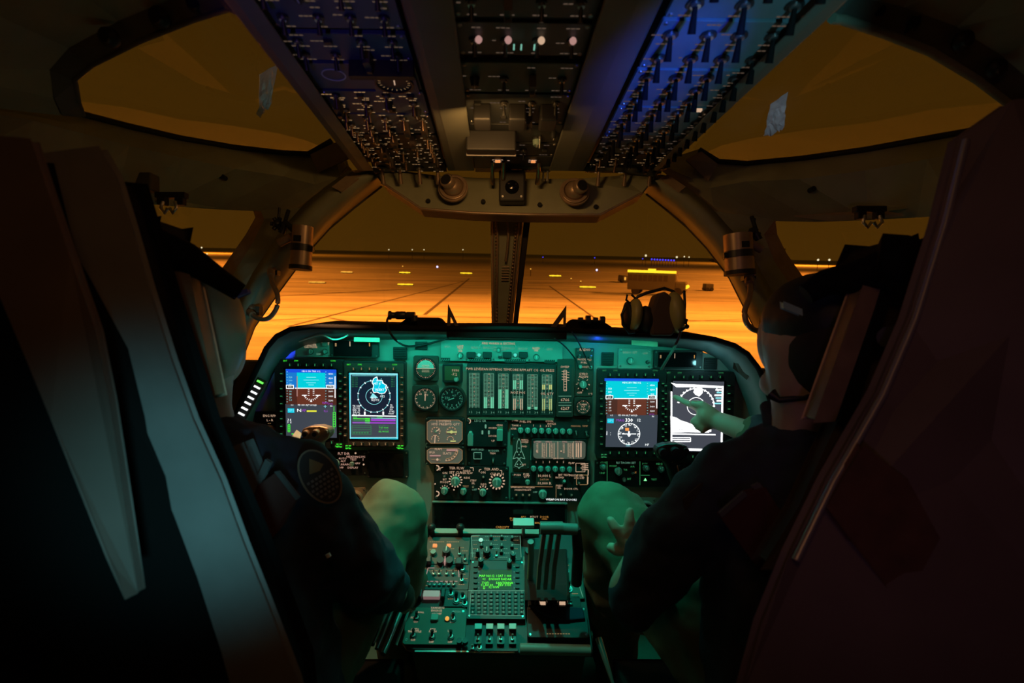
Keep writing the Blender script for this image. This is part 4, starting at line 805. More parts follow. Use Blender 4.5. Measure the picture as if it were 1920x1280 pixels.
MB().box(0, -EU.h / 2 - .004, .006, EU.w * .96, .006, .010, TANM).build('lower_rail', EU.root)
u = U('wing_sweep_indicator', 'tall narrow wing sweep indicator with two counters right of the engine tapes', 'indicator', 1043, 672, 1074, 779); u.plate('housing', BROWNB, .014, .003)
b = MB(); R_(u, b, 1046, 682, 1071, 776, .0145, TAPE); bezbox(u, b, 1056, 692, 1061, 730, .9, .0152, E_LEG)
for k in range(7): L_(u, b, 1056, 698 + k * 5, 1061, 698 + k * 5, .8, .0152, E_LEG)
for k in range(4): L_(u, b, 1052, 694 + k * 5, 1066, 696 + k * 5, .8, .0152, E_LEG)
for y in (740, 757): L_(u, b, 1046, y, 1070, y, .9, .0152, E_LEGG); L_(u, b, 1046, y + 12, 1070, y + 12, .9, .0152, E_LEGG)
T_(u, b, '6766', 1058, 747, 6, .0153, E_LEG); T_(u, b, '6267', 1058, 763, 6, .0153, E_LEG); T_(u, b, 'SWEEP', 1058, 686, 4, .0153, E_LEG); b.build('indicator_markings', u.root)
u = U('control_unit', 'tall brown panel with a round rotary knob left of the right displays', 'control panel', 1078, 652, 1112, 742); u.plate(mt=BROWNB); letters(u, [(1096,655,'RADIO',5),(1090,673,'MODE',4),(1104,674,'TST',4),(1094,679,'FUEL',4),(1095,687,'BOOST',4),(1093,700,'GYRO',4.5),(1093,705,'ALIGN',4.5),(1083,716,'-',6),(1104,720,'-',6),(1086,735,'OFF',4),(1106,737,'115',4)]); knob(u, 1092, 719, 7); knob(u, 1087, 686, 3.5, .008); knob(u, 1106, 687, 3.5, .008); toggle(u, 1085, 668); toggle(u, 1106, 669); screws(u, .0025)
b = MB(); 
for k in range(8): a = k * math.pi / 4; c = u.p(1092, 719); b.line((c[0] + .014 * math.cos(a), c[1] + .014 * math.sin(a)), (c[0] + .018 * math.cos(a), c[1] + .018 * math.sin(a)), .0012, u.t + .0005, E_LEG)
b.build('dial_ticks', u.root)
gauge('small round cabin pressure gauge right of the engine cluster', 1092, 760, 15, texts=[(0,.35,'CABIN',.28),(0,0,'ALT',.26),(0,-.4,'0 4.5',.3)], marks=24, mm=E_LEG, face=mat('brownish_dial', (.1, .07, .06)))
# left dials fuel/hydraulic
def dialbox(x0, y0, x1, y1, lab, f):
    u = U('system_gauge', lab, 'gauge', x0, y0, x1, y1); u.plate('housing', BLK2, .014, .006)
    cut = 7; q = [(x0 + 4 + cut, y0 + 4), (x1 - 4 - cut, y0 + 4), (x1 - 4, y0 + 4 + cut * .6), (x1 - 4, y1 - 4 - cut), (x1 - 4 - cut, y1 - 4), (x0 + 4 + cut, y1 - 4), (x0 + 4, y1 - 4 - cut), (x0 + 4, y0 + 4 + cut * .6)]
    b = MB(); b.poly([u.p(*p) for p in q], .014, .0155, PINKG); b.build('dial_face', u.root)
    b = MB()
    for i in range(8): L_(u, b, *q[i], *q[(i + 1) % 8], .9, .0162, E_LEGD)
    f(u, b, .0163); b.build('dial_markings', u.root); screws(u, .002, .004)
def f1(u, b, z):
    T_(u, b, 'HYD PRESS', 826, 792, 4.5, z, E_LEG); T_(u, b, 'HYD QTY', 850, 792, 4.5, z, E_LEG); T_(u, b, 'L SYSTEM R', 834, 786.5, 4, z + .0005, E_LEG)
    for cx, cy, r in ((819, 805, 8), (848, 806, 9), (818, 819, 7), (846, 820, 6)):
        A_(u, b, cx, cy, r, .7, z, E_LEGD, -30, 200, 18)
        for k in range(7): a = math.radians(-30 + k * 35); L_(u, b, cx + r * .8 * math.cos(a), cy - r * .8 * math.sin(a), cx + r * 1.1 * math.cos(a), cy - r * 1.1 * math.sin(a), 1, z, E_LEG)
    b.cyl(*u.p(819, 805), z, z + .001, .004, KNOB, 14); b.cyl(*u.p(848, 806), z, z + .001, .004, E_TAPEY, 14); L_(u, b, 840, 806, 858, 806, 2, z + .0012, E_TAPEY); L_(u, b, 817, 827, 818, 812, 1.6, z, E_LEG); L_(u, b, 846, 823, 856, 823, 2, z, E_TAPEY); L_(u, b, 819, 805, 826, 801, 1.4, z + .0012, E_LEG)
def f2(u, b, z):
    L_(u, b, 839, 839.5, 859, 839.5, 3.4, z, E_PINK); L_(u, b, 808, 850, 828, 850, 2.6, z, E_PINK); T_(u, b, 'FLAPS', 824, 838, 4, z, E_LEG); T_(u, b, 'SPLR', 812, 844, 4, z, E_LEG); T_(u, b, 'SLATS', 840, 846, 4.5, z, E_LEG)
    A_(u, b, 838, 838, 22, 1.4, z, E_LEGD, -90, 0, 20); A_(u, b, 838, 838, 18, .8, z, E_LEGD, -90, 0, 20)
    for k in range(6): a = math.radians(-90 + k * 16); L_(u, b, 838 + 19 * math.cos(a), 838 - 19 * math.sin(a), 838 + 22 * math.cos(a), 838 - 22 * math.sin(a), 1.4, z, E_LEG)
    b.cyl(*u.p(822, 857), z, z + .001, .003, E_LEG, 10); L_(u, b, 811, 857, 828, 858, .8, z, E_LEGD)
dialbox(799, 780, 872, 831, 'pinkish eight-sided hydraulic gauge with two lit dials below the altimeter', f1)
dialbox(799, 832, 872, 868, 'pinkish eight-sided flap gauge with an arc scale below the hydraulic gauge', f2)
# landing gear panel
u = U('landing_gear_panel', 'landing gear panel with three green lights and a lever', 'control panel', 874, 783, 952, 835); u.plate(mt=BLK2, t=.009)
letters(u, [(901,787,'LDG GR',4.5,E_LEGG),(924,800,'HORN',3.8),(924,815,'HOOK',3.8),(937,795,'GEAR',3.6),(925,824,'UP',4)]); b = MB()
for x, y in ((911,797),(905,808),(917,808)): b.plate(*(lambda p: (p[0] - .0022, p[1] - .005, p[0] + .0022, p[1] + .005))(u.p(x, y)), .009, .011, .0015, E_LEGG)
b.build('gear_lights', u.root)
b = MB(); c = u.p(884, 815); b.poly([(c[0] - .008, c[1] - .022), (c[0] + .006, c[1] - .022), (c[0] + .006, c[1] + .005), (c[0] + .002, c[1] + .014), (c[0] - .004, c[1] + .014), (c[0] - .008, c[1] + .005)], .009, .026, KNOB); b.build('gear_lever', u.root, bev=.001)
b = MB(); R_(u, b, 933, 797, 943, 802, .0105, TANM); b.plate(*u.p(932, 822), *u.p(943, 802), .009, .020, .002, KNOB); b.build('guarded_switch', u.root)
c = u.p(878, 787); MB().ring(c[0], c[1], .0095, .011, .008, .006, E_LEG, 20, -60, 90).build('lit_ring', u.root); screws(u)
u = U('control_unit', 'black panel with one square outlined button below the landing gear lights', 'control panel', 876, 837, 950, 871); u.plate(mt=BLK2); letters(u, [(896,841,'ANTI SKID',3.8,E_LEGG),(926,843,'RUDDER',3.8,E_LEGG),(924,848,'TRIM',3.6)]); b = MB(); bezbox(u, b, 889, 846, 903, 858, 1.1, .0068, E_LEGG); b.build('button_outline', u.root); inst('push_button', button_mesh(.016, .012, .005), u.root, (*u.p(896, 852), .006)); toggle(u, 925, 858, .012, -1); screws(u)
# terrain following panel
u = U('terrain_following_panel', 'black panel headed TER FLW with two large spoked rotary knobs', 'control panel', 815, 872, 954, 934); u.plate(mt=BLACK, t=.008)
letters(u, [(857,875,'TER FLW',5.2),(922,877,'TER AVD',5.2),(855,883,'SET CLR',4.8),(876,880,'HARD',4),(876,884,'TER FLW',4),(932,886,'CLR PLN',5),(835,884,'ON',4.5),(835,896,'BIT',4),(876,893,'RIDE',4),(834,901,'MODE',4),(874,909,'TEST',4,E_LEGD),(888,898,'STBY',4),(888,903,'SIL',4),(906,883,'ON',4.5),(907,905,'DEG',4),(934,911,'1000',4),(890,915,'OFF',4,E_LEGG)])
b = MB()
for cx, cy, r0, r1, n, wd in ((855, 898, 9, 13, 14, 2.2), (932, 900, 11, 15, 14, 2.6), (835, 915, 6, 9, 5, 1.6), (906, 917, 7, 10, 5, 1.8)):
    for k in range(n):
        a = math.radians((25 + k * 130 / 4) if n == 5 else k * 360 / n + 8); L_(u, b, cx + r0 * math.cos(a), cy - r0 * math.sin(a), cx + r1 * math.cos(a), cy - r1 * math.sin(a), wd, .0085, E_LEG)
for q in ((826,875,832,873),(826,875,826,879),(882,874,888,874),(888,874,888,880),(899,878,903,877),(899,878,899,882),(937,879,941,879),(941,879,941,884)): L_(u, b, *q, 1.1, .0085, E_LEG)
for x, y in ((852, 915), (817, 904)): b.cyl(*u.p(x, y), .008, .009, .002, E_LEG, 8)
b.build('dial_ticks', u.root)
for x, y, r in ((855,898,8.5),(932,900,9),(835,915,6.5),(870,916,6),(906,918,6.5)): knob(u, x, y, r, .014)
toggle(u, 835, 890, .010); toggle(u, 907, 891, .010); toggle(u, 888, 910, .010)
for x, y in ((820, 874), (820, 922)): c = u.p(x, y); MB().ring(c[0], c[1], .0085, .010, .0075, .005, E_LEG, 20, -90, 100).build('lit_ring', u.root)
screws(u, .0035)
# centre-right stack
u = U('control_unit', 'panel with a long row of eight small teal knobs right of centre', 'control panel', 957, 782, 1106, 819); u.plate(mt=DGREY)
letters(u, [(966,786,'FUEL',4.2),(985,789,'FUEL SYS',4),(1030,788,'COOL',4),(1034,793,'BYPASS',3.6),(968,796,'TANK 4',3.6),(963,802,'XFER',3.6),(1000,796,'1',4.5),(1013,797,'2',4.5),(1028,797,'3 4 5',4),(1079,797,'MANUAL',3.4,E_LEGD),(1096,797,'TEMP',3.4,E_LEGD)])
for k in range(8): knob(u, 976 + k * 13, 804 + k * .3, 5.2, .010, ptr=True)
toggle(u, 1079, 806, .016, -1); toggle(u, 1098, 807, .016, -1); screws(u)
u = U('aircraft_outline_panel', 'small dark panel with a lit outline of a swept-wing aircraft', 'indicator panel', 961, 818, 993, 877); u.plate(mt=BROWNB)
b = MB(); A = [(973,820),(970,826),(969,832),(969,842),(966,847),(962,858),(968,856),(970,855),(972,860),(968,865),(965,871),(971,873),(973,876)]
mir = [(946 + 1000 - x, y) for x, y in A]
for l in (A, [(1946 - x, y) for x, y in A]):
    for i in range(len(l) - 1): L_(u, b, *l[i], *l[i + 1], 1.1, .0068, E_LEGG)
for x, y in ((970,845),(973,850),(976,845),(973,857),(970,868),(976,868),(973,838)): b.cyl(*u.p(x, y), .006, .008, .0016, E_LEGG, 8)
T_(u, b, 'WING', 984, 823, 3.6, .0068, E_LEG); T_(u, b, 'SWEEP', 984, 827, 3.4, .0068, E_LEG); T_(u, b, 'FWD', 983, 835, 3.4, .0068, E_LEG); T_(u, b, 'AFT', 982, 869, 3.4, .0068, E_LEG); b.build('aircraft_outline', u.root); screws(u, .002, .004)
u = U('fuel_quantity_display', 'wide pinkish rounded fuel display with six scale columns', 'display', 996, 820, 1100, 860); u.plate('housing', BLK2, .012, .006)
b = MB(); b.plate(-u.w / 2 + .005, -u.h / 2 + .005, u.w / 2 - .005, u.h / 2 - .005, .012, .0135, .009, PINKG); b.build('display_face', u.root, bev=.001)
b = MB()
for i, x in enumerate((1007, 1020, 1034, 1056, 1068, 1083)):
    n = 6 if i in (0, 3) else 9
    for k in range(n): T_(u, b, '%d0' % (9 - k), x, 829 + k * 3.1, 2.8, .0142, E_LEG)
    if i not in (0, 3):
        for dx in (-4, 4): L_(u, b, x + dx, 827, x + dx, 853, .8, .0142, E_LEG)
for x in (1006, 1051): b.cyl(*u.p(x, 842), .0135, .0145, .0018, E_LEG, 8)
for x in (1045, 1074): L_(u, b, x, 824, x, 856, .7, .0142, E_LEG)
for x in (1079, 1083, 1088): L_(u, b, x, 827, x, 853, 1.6, .0143, E_LEG)
for x, t in ((1007, 'OUTBD'), (1028, 'WING'), (1058, 'FWD'), (1084, 'TOTAL')): T_(u, b, t, x, 825, 3.2, .0143, E_PINK)
T_(u, b, 'LBS X 1000', 1046, 855.5, 3, .0142, E_LEG); b.build('scale_markings', u.root)
u = U('control_unit', 'panel with a row of six teal toggle knobs under the fuel display', 'control panel', 994, 861, 1106, 884); u.plate(mt=DGREY); letters(u, [(1005,864,'1',4),(1018,864,'2',4),(1030,864,'3',4),(1044,864,'4',4),(1056,864,'5',4),(1071,866,'FLAP',4)])
for k in range(6): knob(u, 1000 + k * 13.4, 875 + k * .3, 5, .010)
b = MB(); bezbox(u, b, 1079, 866, 1096, 882, .9, .0066, E_LEG)
for k in range(4): L_(u, b, 1088 + 2 * (k % 2), 868 + k * 3.5, 1102, 867 + k * 3.6, 1.3, .0066, E_LEG)
b.build('lit_schematic', u.root)
u = U('stores_panel', 'black lower panel with a brown two-line counter window and one big knob', 'control panel', 957, 885, 1106, 937); u.plate(mt=BLACK, t=.006)
c = u.p(1020, 895); b = MB(); b.plate(c[0] - .022, c[1] - .017, c[0] + .022, c[1] + .016, .006, .009, .002, BROWNB); T_(u, b, '10,000 L', 1020, 889, 5.4, .0096, E_LEG); T_(u, b, 'DATUM', 1020, 896, 3.4, .0096, E_LEGD); T_(u, b, '10,000 R', 1020, 903, 5.4, .0096, E_LEG); b.build('counter_window', u.root)
letters(u, [(970,888,'PUSH',4),(987,887,'FUEL',4.2),(987,891,'QTY',4.2),(1057,888,'BIT TEST',4),(1049,893,'INTMD',3.8),(1080,889,'MODE SEL',4.4),(1085,894,'ON OFF',4),(980,911,'EMERGENCY RELEASE',3.4),(970,916,'FWD',3.4),(981,916,'INTMD',3.4),(992,916,'AFT',3.4),(1048,908,'PRESS',3.6),(1048,912,'SEL',3.6),(1070,914,'DOOR CTL',3.8),(1003,920,'OFF',3.6,E_LEGG),(1032,934,'MAN',3.6),(1052,934,'WEAPON BAY DOORS',4.2,E_W)])
knob(u, 1017, 922, 8, .014); knob(u, 989, 900, 4.5, .010); toggle(u, 1056, 900, .020, 1, KNOB, .003); toggle(u, 1084, 903, .012)
for x in (968, 980, 992): toggle(u, x, 925, .012)
toggle(u, 1050, 924, .014); toggle(u, 1070, 925, .014); c = u.p(969, 897); MB().plate(c[0] - .010, c[1] - .008, c[0] + .010, c[1] + .008, .006, .010, .001, BLK2).build('push_button', u.root); screws(u, .0025)
b = MB(); bezbox(u, b, 1080, 888, 1100, 906, .9, .0066, E_LEGD); L_(u, b, 957, 909, 1036, 910, .8, .0066, E_LEGD); L_(u, b, 1042, 906, 1042, 930, .8, .0066, E_LEGD); L_(u, b, 1102, 878, 1101, 905, 1.6, .0066, E_LEG); b.build('panel_lines', u.root)
# seams between the centre stacks
MB(PF.M).box(*[sum(a) / 2 for a in zip(PF.uv(954, 785), PF.uv(957, 935))], .002, .0025, .21, .004, KNOB).build('trim_30', None, structure=True)
# caution panel
u = U('caution_panel', 'wide black caution light panel above the pedestal with a few amber legends', 'warning panel', 812, 936, 1062, 996); u.plate('frame', DGREY, .012, .004)
MB().plate(-u.w / 2 + .006, -u.h / 2 + .006, u.w / 2 - .006, u.h / 2 - .004, .012, .0135, .004, GLASSD).build('dark_lens', u.root)
letters(u, [(962,967,'FUEL',4.2,E_AM),(962,970,'LOW',3,E_AM),(981,964,'APU',3.6,E_AM),(1001,964,'PITOT',4,E_LEG),(1020,964,'DOOR',4,E_AM),(1020,968,'OPEN',3,E_AM),(1000,975,'PARK BRK',3.6,E_AM),(1020,976,'ANTI ICE',3.6,E_AM),(1040,977,'OXYGEN',3.6,E_AM),(942,983,'CANOPY',4.6,E_AM),(942,987,'OPEN',3.4,E_AM),(981,990,'HYD 2',3.6,E_AM)], z=.0137)
MB().box(0, u.h / 2 - .002, .014, u.w, .003, .004, KNOB).build('top_rail', u.root); screws(u, .003, .004)
# lower left
u = U('control_unit', 'black left panel with pink legends around one pointer knob below the displays', 'control panel', 609, 843, 690, 888); u.plate(mt=BLACK, t=.008)
letters(u, [(647,848,'FLT DIR',4.8),(665,854,'HEADING',4.4),(665,859,'TEST',4.2),(620,854,'MAN',4),(621,857,'NAV',4),(620,862,'ILS',4),(620,868,'TAC',4),(645,857,'AUTO',4),(646,862,'ALT',4),(647,868,'TERRAIN',4),(642,874,'OFF',4),(633,880,'NORM',4.2),(672,866,'NAV',4),(664,874,'DISPLAY',4),(683,854,'SYS',4),(683,859,'1',5)], mt=em('backlit_legend_pink', (.9, .5, .38), .7))
knob(u, 632, 865, 9, .018, rz=-.6); knob(u, 663, 866, 4.5, .01); screws(u, .002)
b = MB()
for x, y in ((612,852),(669,847),(612,873),(684,868)): b.cyl(*u.p(x, y), .008, .009, .0024, E_LEG, 8)
b.build('panel_lamps', u.root)
u = U('blank_display', 'blank black display box between the left knee and the pointer knob panel', 'display', 691, 843, 767, 893); u.plate('frame', DGREY, .010, .003); MB().plate(-u.w / 2 + .003, -u.h / 2 + .006, u.w / 2 - .012, u.h / 2 - .005, .010, .012, .002, GLASSD).build('dark_lens', u.root); screws(u, .0025, .004)
# lower right
u = U('control_unit', 'black right panel with three ribbed knobs and one small green light', 'control panel', 1114, 862, 1262, 909); u.plate(mt=BLACK, t=.008)
letters(u, [(1130,865,'CRSE',4,E_GRD),(1172,865,'ILS TACAN SET',4,E_LEGG),(1148,871,'MODE',3.6,E_GRD),(1207,867,'DIM',4,E_GRD),(1234,867,'HDG',4,E_GRD),(1128,884,'UHF',4,E_GRD),(1171,878,'T/R',3.6,E_GRD),(1184,872,'A/A',3.6,E_GRD),(1178,895,'BIT',3.8,E_GRD),(1190,883,'X',3.6,E_AM),(1224,896,'TEST',3.6,E_GRD)])
for x, y in ((1129,871),(1208,873),(1236,875)): knob(u, x, y, 6.5, .014, mat('dark_ribbed_knob', (.10, .14, .12), .35)); inst('knob', knob_mesh(.0055, .02), u.root, (*u.p(x, y - 2), u.t))
knob(u, 1157, 879, 7, .014); knob(u, 1168, 895, 3.6, .01); toggle(u, 1184, 884)
b = MB(); 
for x in (1137, 1198): L_(u, b, x, 862, x, 906, .8, .0085, E_GRD)
L_(u, b, 1200, 888, 1216, 888, .7, .0085, E_GRD); b.build('panel_lines', u.root)
b = MB(); c = u.p(1208, 896); b.poly([(c[0] - .004, c[1] - .003), (c[0] + .004, c[1] - .003), (c[0], c[1] + .004)], .0085, .0095, em('green_indicator', (.2, 1, .3), 2)); b.build('green_light', u.root); screws(u, .0025)
u = U('control_unit', 'small dark panel squeezed against the right arm below the rightmost display', 'control panel', 1266, 866, 1300, 912); u.plate(mt=BLACK, t=.008); knob(u, 1280, 880, 5); toggle(u, 1290, 895); screws(u, .0025)
# eyeball foot vents
def footvent(x, y, lab, mt):
    u = U('foot_air_vent', lab, 'air vent', x - 19, y - 19, x + 19, y + 19); u.plate('mounting_plate', mt, .004, .004)
    MB().ring(0, 0, .004, .020, .021, .0165, mt, 28).build('collar', u.root, bev=.001); MB().cyl(0, 0, .004, .008, .0165, BLACK, 24).build('duct_mouth', u.root); screws(u, .0025, .005)
footvent(668, 931, 'tan-lit round air vent beside the left knee', TANM); footvent(1209, 950, 'green-lit round air vent beside the right knee', PANEL)
# slanted strip of white lights on the left
def strip_lights():
    a, c = P(488, 716, 1.285), P(447, 786, 1.27); d = (c - a).normalized(); n = CR @ Vector((0, 0, 1)); x = d.cross(n).normalized(); n = x.cross(d)
    M = Matrix.Translation((a + c) / 2) @ Matrix((x, d, n)).transposed().to_4x4(); L = (c - a).length
    r = empty('index_light_strip', M, 'slanting strip of eight small lamps beside the left glareshield edge', 'light strip'); MB().box(0, 0, -.006, .026, L * 1.16, .010, BLK2).build('housing', r, bev=.002)
    for k in range(8):
        b = MB(); b.box(0, (k / 7 - .5) * L, .001, .015, .0042, .004, em('green_indicator_lamp', (.15, 1, .1), 1.5) if k == 0 else E_W)
        b.build('lamp', r, label='green lamp at the top' if k == 0 else None)
strip_lights()
# copper knob panel on far left
u = U('control_unit', 'small panel with one round copper knob at the far left of the displays', 'control panel', 480, 770, 528, 824); u.plate(mt=BLACK); letters(u, [(509,778,'ENG RPM',4.6),(509,786,'L - R',4.6),(508,793,'SET',3,E_LEGD)]); knob(u, 509, 807, 13, .010, mat('copper_knob', (.5, .3, .2), .4, .3))
MB().box(*u.p(509, 803), .018, .0012, .010, .002, E_LEG).build('pointer_line', u.root)
# control sticks
def stick(cx, cy, D, mt, lab, sc=1, stem=(602, 868)):
    r = empty('control_stick', Matrix.Translation(P(cx, cy, D)) @ CR.to_4x4(), lab, 'control stick')
    k = D / F * sc
    b = MB(); b.poly([(x * k, y * k) for x, y in [(-27,6),(-24,13),(-10,17),(8,18),(24,14),(28,6),(24,-4),(10,-14),(5,-26),(-6,-26),(-11,-14),(-22,-6)]], -.02, .012, mt); b.build('grip_head', r, bev=.006)
    for x, y, rr, h in ((-16, 4, 7.5, .010), (3, 5, 8.5, .013)): MB().cyl(x * k, y * k, .012, .012 + h, rr * k, mt, 18, rr * .85 * k).cyl(x * k, y * k, .012 + h, .014 + h, rr * .5 * k, BLK2, 14).build('thumb_button', r, bev=.001)
    MB().cyl(21 * k, 8 * k, .012, .020, 4 * k, mt, 12).build('side_button', r); MB().ball((0, -12 * k, .012), .003, BLK2, 8, 6).build('screw', r)
    s = r.matrix_world.inverted() @ P(*stem, D + .02); q = r.matrix_world.inverted() @ P(stem[0] + 5, stem[1] + 90, D + .05)
    b = MB(); b.tube([(0, -14 * k, -.004), tuple(s), tuple(q)], [.013, .012, .014], mt, 14); b.build('column', r)
stick(595, 815, 1.10, TANM, 'tan control stick grip with two round thumb buttons in front of the leftmost display')
stick(1258, 850, 1.16, BLK2, 'dark control stick grip in front of the rightmost display', 1.15, (1268, 905))
# white paper edge / placard beside the left stick
slab('map_sheet', [(535,835,1.14),(556,806,1.20),(566,812,1.20),(556,838,1.14)], .001, mat('grey_paper', (.35, .38, .36), .8), 'small grey paper corner left of the tan control stick', 'paper', bev=.0003)
# ================================================================ CENTRE PEDESTAL
CF = Frame(935, 1100, 1.30, Matrix.Rotation(math.radians(-.5), 3, 'Z') @ Matrix.Rotation(math.radians(-54.7), 3, 'X'))
def UC(name, lab, cat, x0, y0, x1, y1, group=None, z=.002): return Unit(CF, name, lab, cat, x0, y0, x1, y1, group, z)
b = MB(CF.M); q = [(806,999),(1084,1001),(1113,1224),(970,1224),(775,1217),(760,1212),(752,1200),(772,1128)]
b.poly([CF.uv(*p) for p in q], -.02, 0, DGREY); o = b.build('centre_pedestal', None, bev=.002); tag(o, 'sloping dark teal pedestal console between the two pilots', 'console')
b = MB(o.matrix_world.inverted() @ CF.M); b.poly([CF.uv(*p) for p in [(815,1004),(1080,1006),(1100,1215),(770,1208)]], -.28, -.021, PAINTD); b.build('pedestal_base', o)
MB(CF.M).plate(*CF.uv(806, 1004), *CF.uv(1010, 996), 0, .012, .002, PANEL).build('trim_31', None, structure=True)
def dashes(u, b, x, y, n=3, w=3, mt=E_LEGD, h=1.3):
    for k in range(n): L_(u, b, x + k * (w + 1) - n * (w + 1) / 2, y, x + k * (w + 1) + w - n * (w + 1) / 2, y, h, u.t + .0005, mt)
u = UC('control_unit', 'upper left pedestal panel with two small orange lit buttons and a black knob', 'control panel', 794, 1010, 880, 1060); u.plate(mt=BROWNB)
b = MB()
for x, y, n in ((820,1019,7),(850,1019,6),(812,1033,3),(845,1032,4),(865,1030,3),(872,1036,3),(802,1045,3),(830,1052,4),(858,1050,3)): dashes(u, b, x, y, n)
b.build('lettering', u.root)
for x in (816, 842):
    inst('lit_button', button_mesh(.012, .008, .006, em('orange_lit_button', (1, .35, .1), .9)), u.root, (*u.p(x, 1027), u.t))
knob(u, 813, 1041, 5.5, .010, KNOB, ptr=False); knob(u, 838, 1043, 8, .022, BLK2, ptr=True); toggle(u, 862, 1043, .020); toggle(u, 872, 1053)
for x, y in ((811, 1003), (864, 1003)):
    r = U_ = UC('edge_knob', 'small black knob standing on the front rail of the pedestal, %s' % ('left' if x < 840 else 'right'), 'knob', x - 5, y - 5, x + 5, y + 5); MB().cyl(0, 0, 0, .03, .007, BLK2, 14).build('shaft', r.root); MB().ball((0, 0, .032), .011, BLK2).build('ball', r.root)
u = UC('control_unit', 'left pedestal panel with a pink lined rectangle and small switches', 'control panel', 780, 1061, 880, 1108); u.plate(mt=DGREY)
b = MB()
for q in ((803,1068,796,1099),(803,1068,815,1068),(797,1093,858,1093),(860,1072,861,1085),(820,1093,820,1096),(838,1093,838,1096)): L_(u, b, *q, 1.3, u.t + .0005, E_PINK)
for x, y, n in ((790,1075,3),(790,1082,3),(789,1090,3),(820,1073,5),(848,1073,5),(868,1080,3),(872,1088,3),(800,1101,3),(866,1099,3)): dashes(u, b, x, y, n)
b.build('lit_schematic', u.root)
for x in (814, 824, 838, 850): toggle(u, x, 1080, .010)
for k in range(6): toggle(u, 806 + k * 9, 1100, .009)
for x, y in ((788, 1096), (866, 1092), (868, 1072)): toggle(u, x, y, .016, 1, BLK2, .0025)
u = UC('rocker_switch_pair', 'pair of black trim switches with reddish lit edges on the left of the pedestal', 'switch', 818, 1051, 852, 1065, z=.008); 
for s in (-1, 1): b = MB(); b.cyl(s * u.w * .25, 0, 0, .014, u.w * .2, BLK2, 16); b.build('trim_wheel', u.root)
b = MB(); b.box(0, 0, .008, .002, .016, .016, E_PINK); b.build('lit_divider', u.root)
for x, y, lab in ((804, 1058, 'left'), (861, 1062, 'right')): 
    u = UC('block_switch', 'square black block switch %s of the trim wheels' % lab, 'switch', x - 6, y - 6, x + 6, y + 6, z=.007); MB().plate(-u.w / 2, -u.h / 2, u.w / 2, u.h / 2, 0, .02, .002, BLK2).build('cap', u.root, bev=.002)
u = UC('control_unit', 'upper middle pedestal panel with rows of tiny selector knobs and one pale lamp', 'control panel', 883, 1004, 977, 1053); u.plate(mt=DGREY)
b = MB()
for y in (1009, 1016, 1024, 1032, 1040, 1048):
    for x in (893, 911, 930, 948, 966): 
        if rnd.random() < .85: dashes(u, b, x + rnd.uniform(-3, 3), y, rnd.choice((2, 3, 4)), 2.6, E_LEGG if rnd.random() < .6 else E_LEGD, 1)
for q in ((884,1008,886,1048),(975,1008,977,1048),(884,1008,900,1007)): L_(u, b, *q, .9, u.t + .0005, E_LEGG)
b.build('lettering', u.root)
for x, y in ((903,1028),(921,1028),(921,1012),(941,1012),(941,1029),(960,1014),(960,1030),(940,1040),(960,1044)): knob(u, x, y, 3.4, .009, DGREY)
knob(u, 913, 1042, 7, .018, DGREY); inst('pale_lamp', shared('lampdome_pale', lambda b: (b.cyl(0, 0, 0, .004, .006, STEEL, 14), b.ball((0, 0, .004), .005, em('pale_lamp', (.5, 1, .8), .8)))), u.root, (*u.p(902, 1017), u.t)); toggle(u, 931, 1046, .012)
u = UC('flight_computer_keypad', 'flight computer unit with a glowing green text screen over a dense keypad', 'computer unit', 879, 1054, 984, 1163); u.plate(mt=DGREY, t=.012)
b = MB(); R_(u, b, 900, 1073, 961, 1112, .0126, E_NAVY); R_(u, b, 901, 1074, 960, 1111, .0128, em('dark_green_screen', (.004, .05, .008), 1)); b.build('screen', u.root)
b = MB(); GS = em('lit_screen_green', (.12, 1, .04), 1.5)
for y, row in ((1086, ((913, 'MAP NO12'), (931, '1'), (946, 'SAT 1 000'))), (1092, ((908, '<1'), (927, 'DV000T'), (947, '1 RADAR'))), (1099, ((911, 'TOF1'), (931, '1'), (946, '5ANTENNA'))), (1103, ((913, '11 AV 00'), (946, 'REV 3100'))), (1107, ((908, '[]'), (926, '12 00W')))):
    for x, t in row: T_(u, b, t, x, y, 5.0, .0132, GS, .9)
b.build('screen_text', u.root)
bm = button_mesh(.0085, .0075, .004, DGREY); lg = MB()
for r_ in range(6):
    for c in range(9):
        x = 887 + c * 11.4; y = 1118 + r_ * 7.3
        if y > 1160: continue
        inst('key', bm, u.root, (*u.p(x, y), .012)); T_(u, lg, '123456789ABCDEFGHJKLMNPQRSTUVWXYZ0/.-+<>[]=%ABCDEFGHJKLMN'[r_ * 9 + c], x, y, 3.6, .0163, E_LEGG)
for y in (1068, 1078, 1088, 1098, 1108):
    for x in (892, 970): inst('line_key', button_mesh(.010, .006, .004, DGREY), u.root, (*u.p(x, y), .012)); L_(u, lg, x + (5 if x < 900 else -7), y, x + (7 if x < 900 else -5), y, .9, .0126, E_LEGG)
for q in ((878,1113,984,1113),(884,1113,880,1158),(978,1113,982,1158),(880,1158,982,1160)): L_(u, lg, *q, .8, .0126, E_LEGG)
lg.build('key_lettering', u.root); screws(u, .0025)
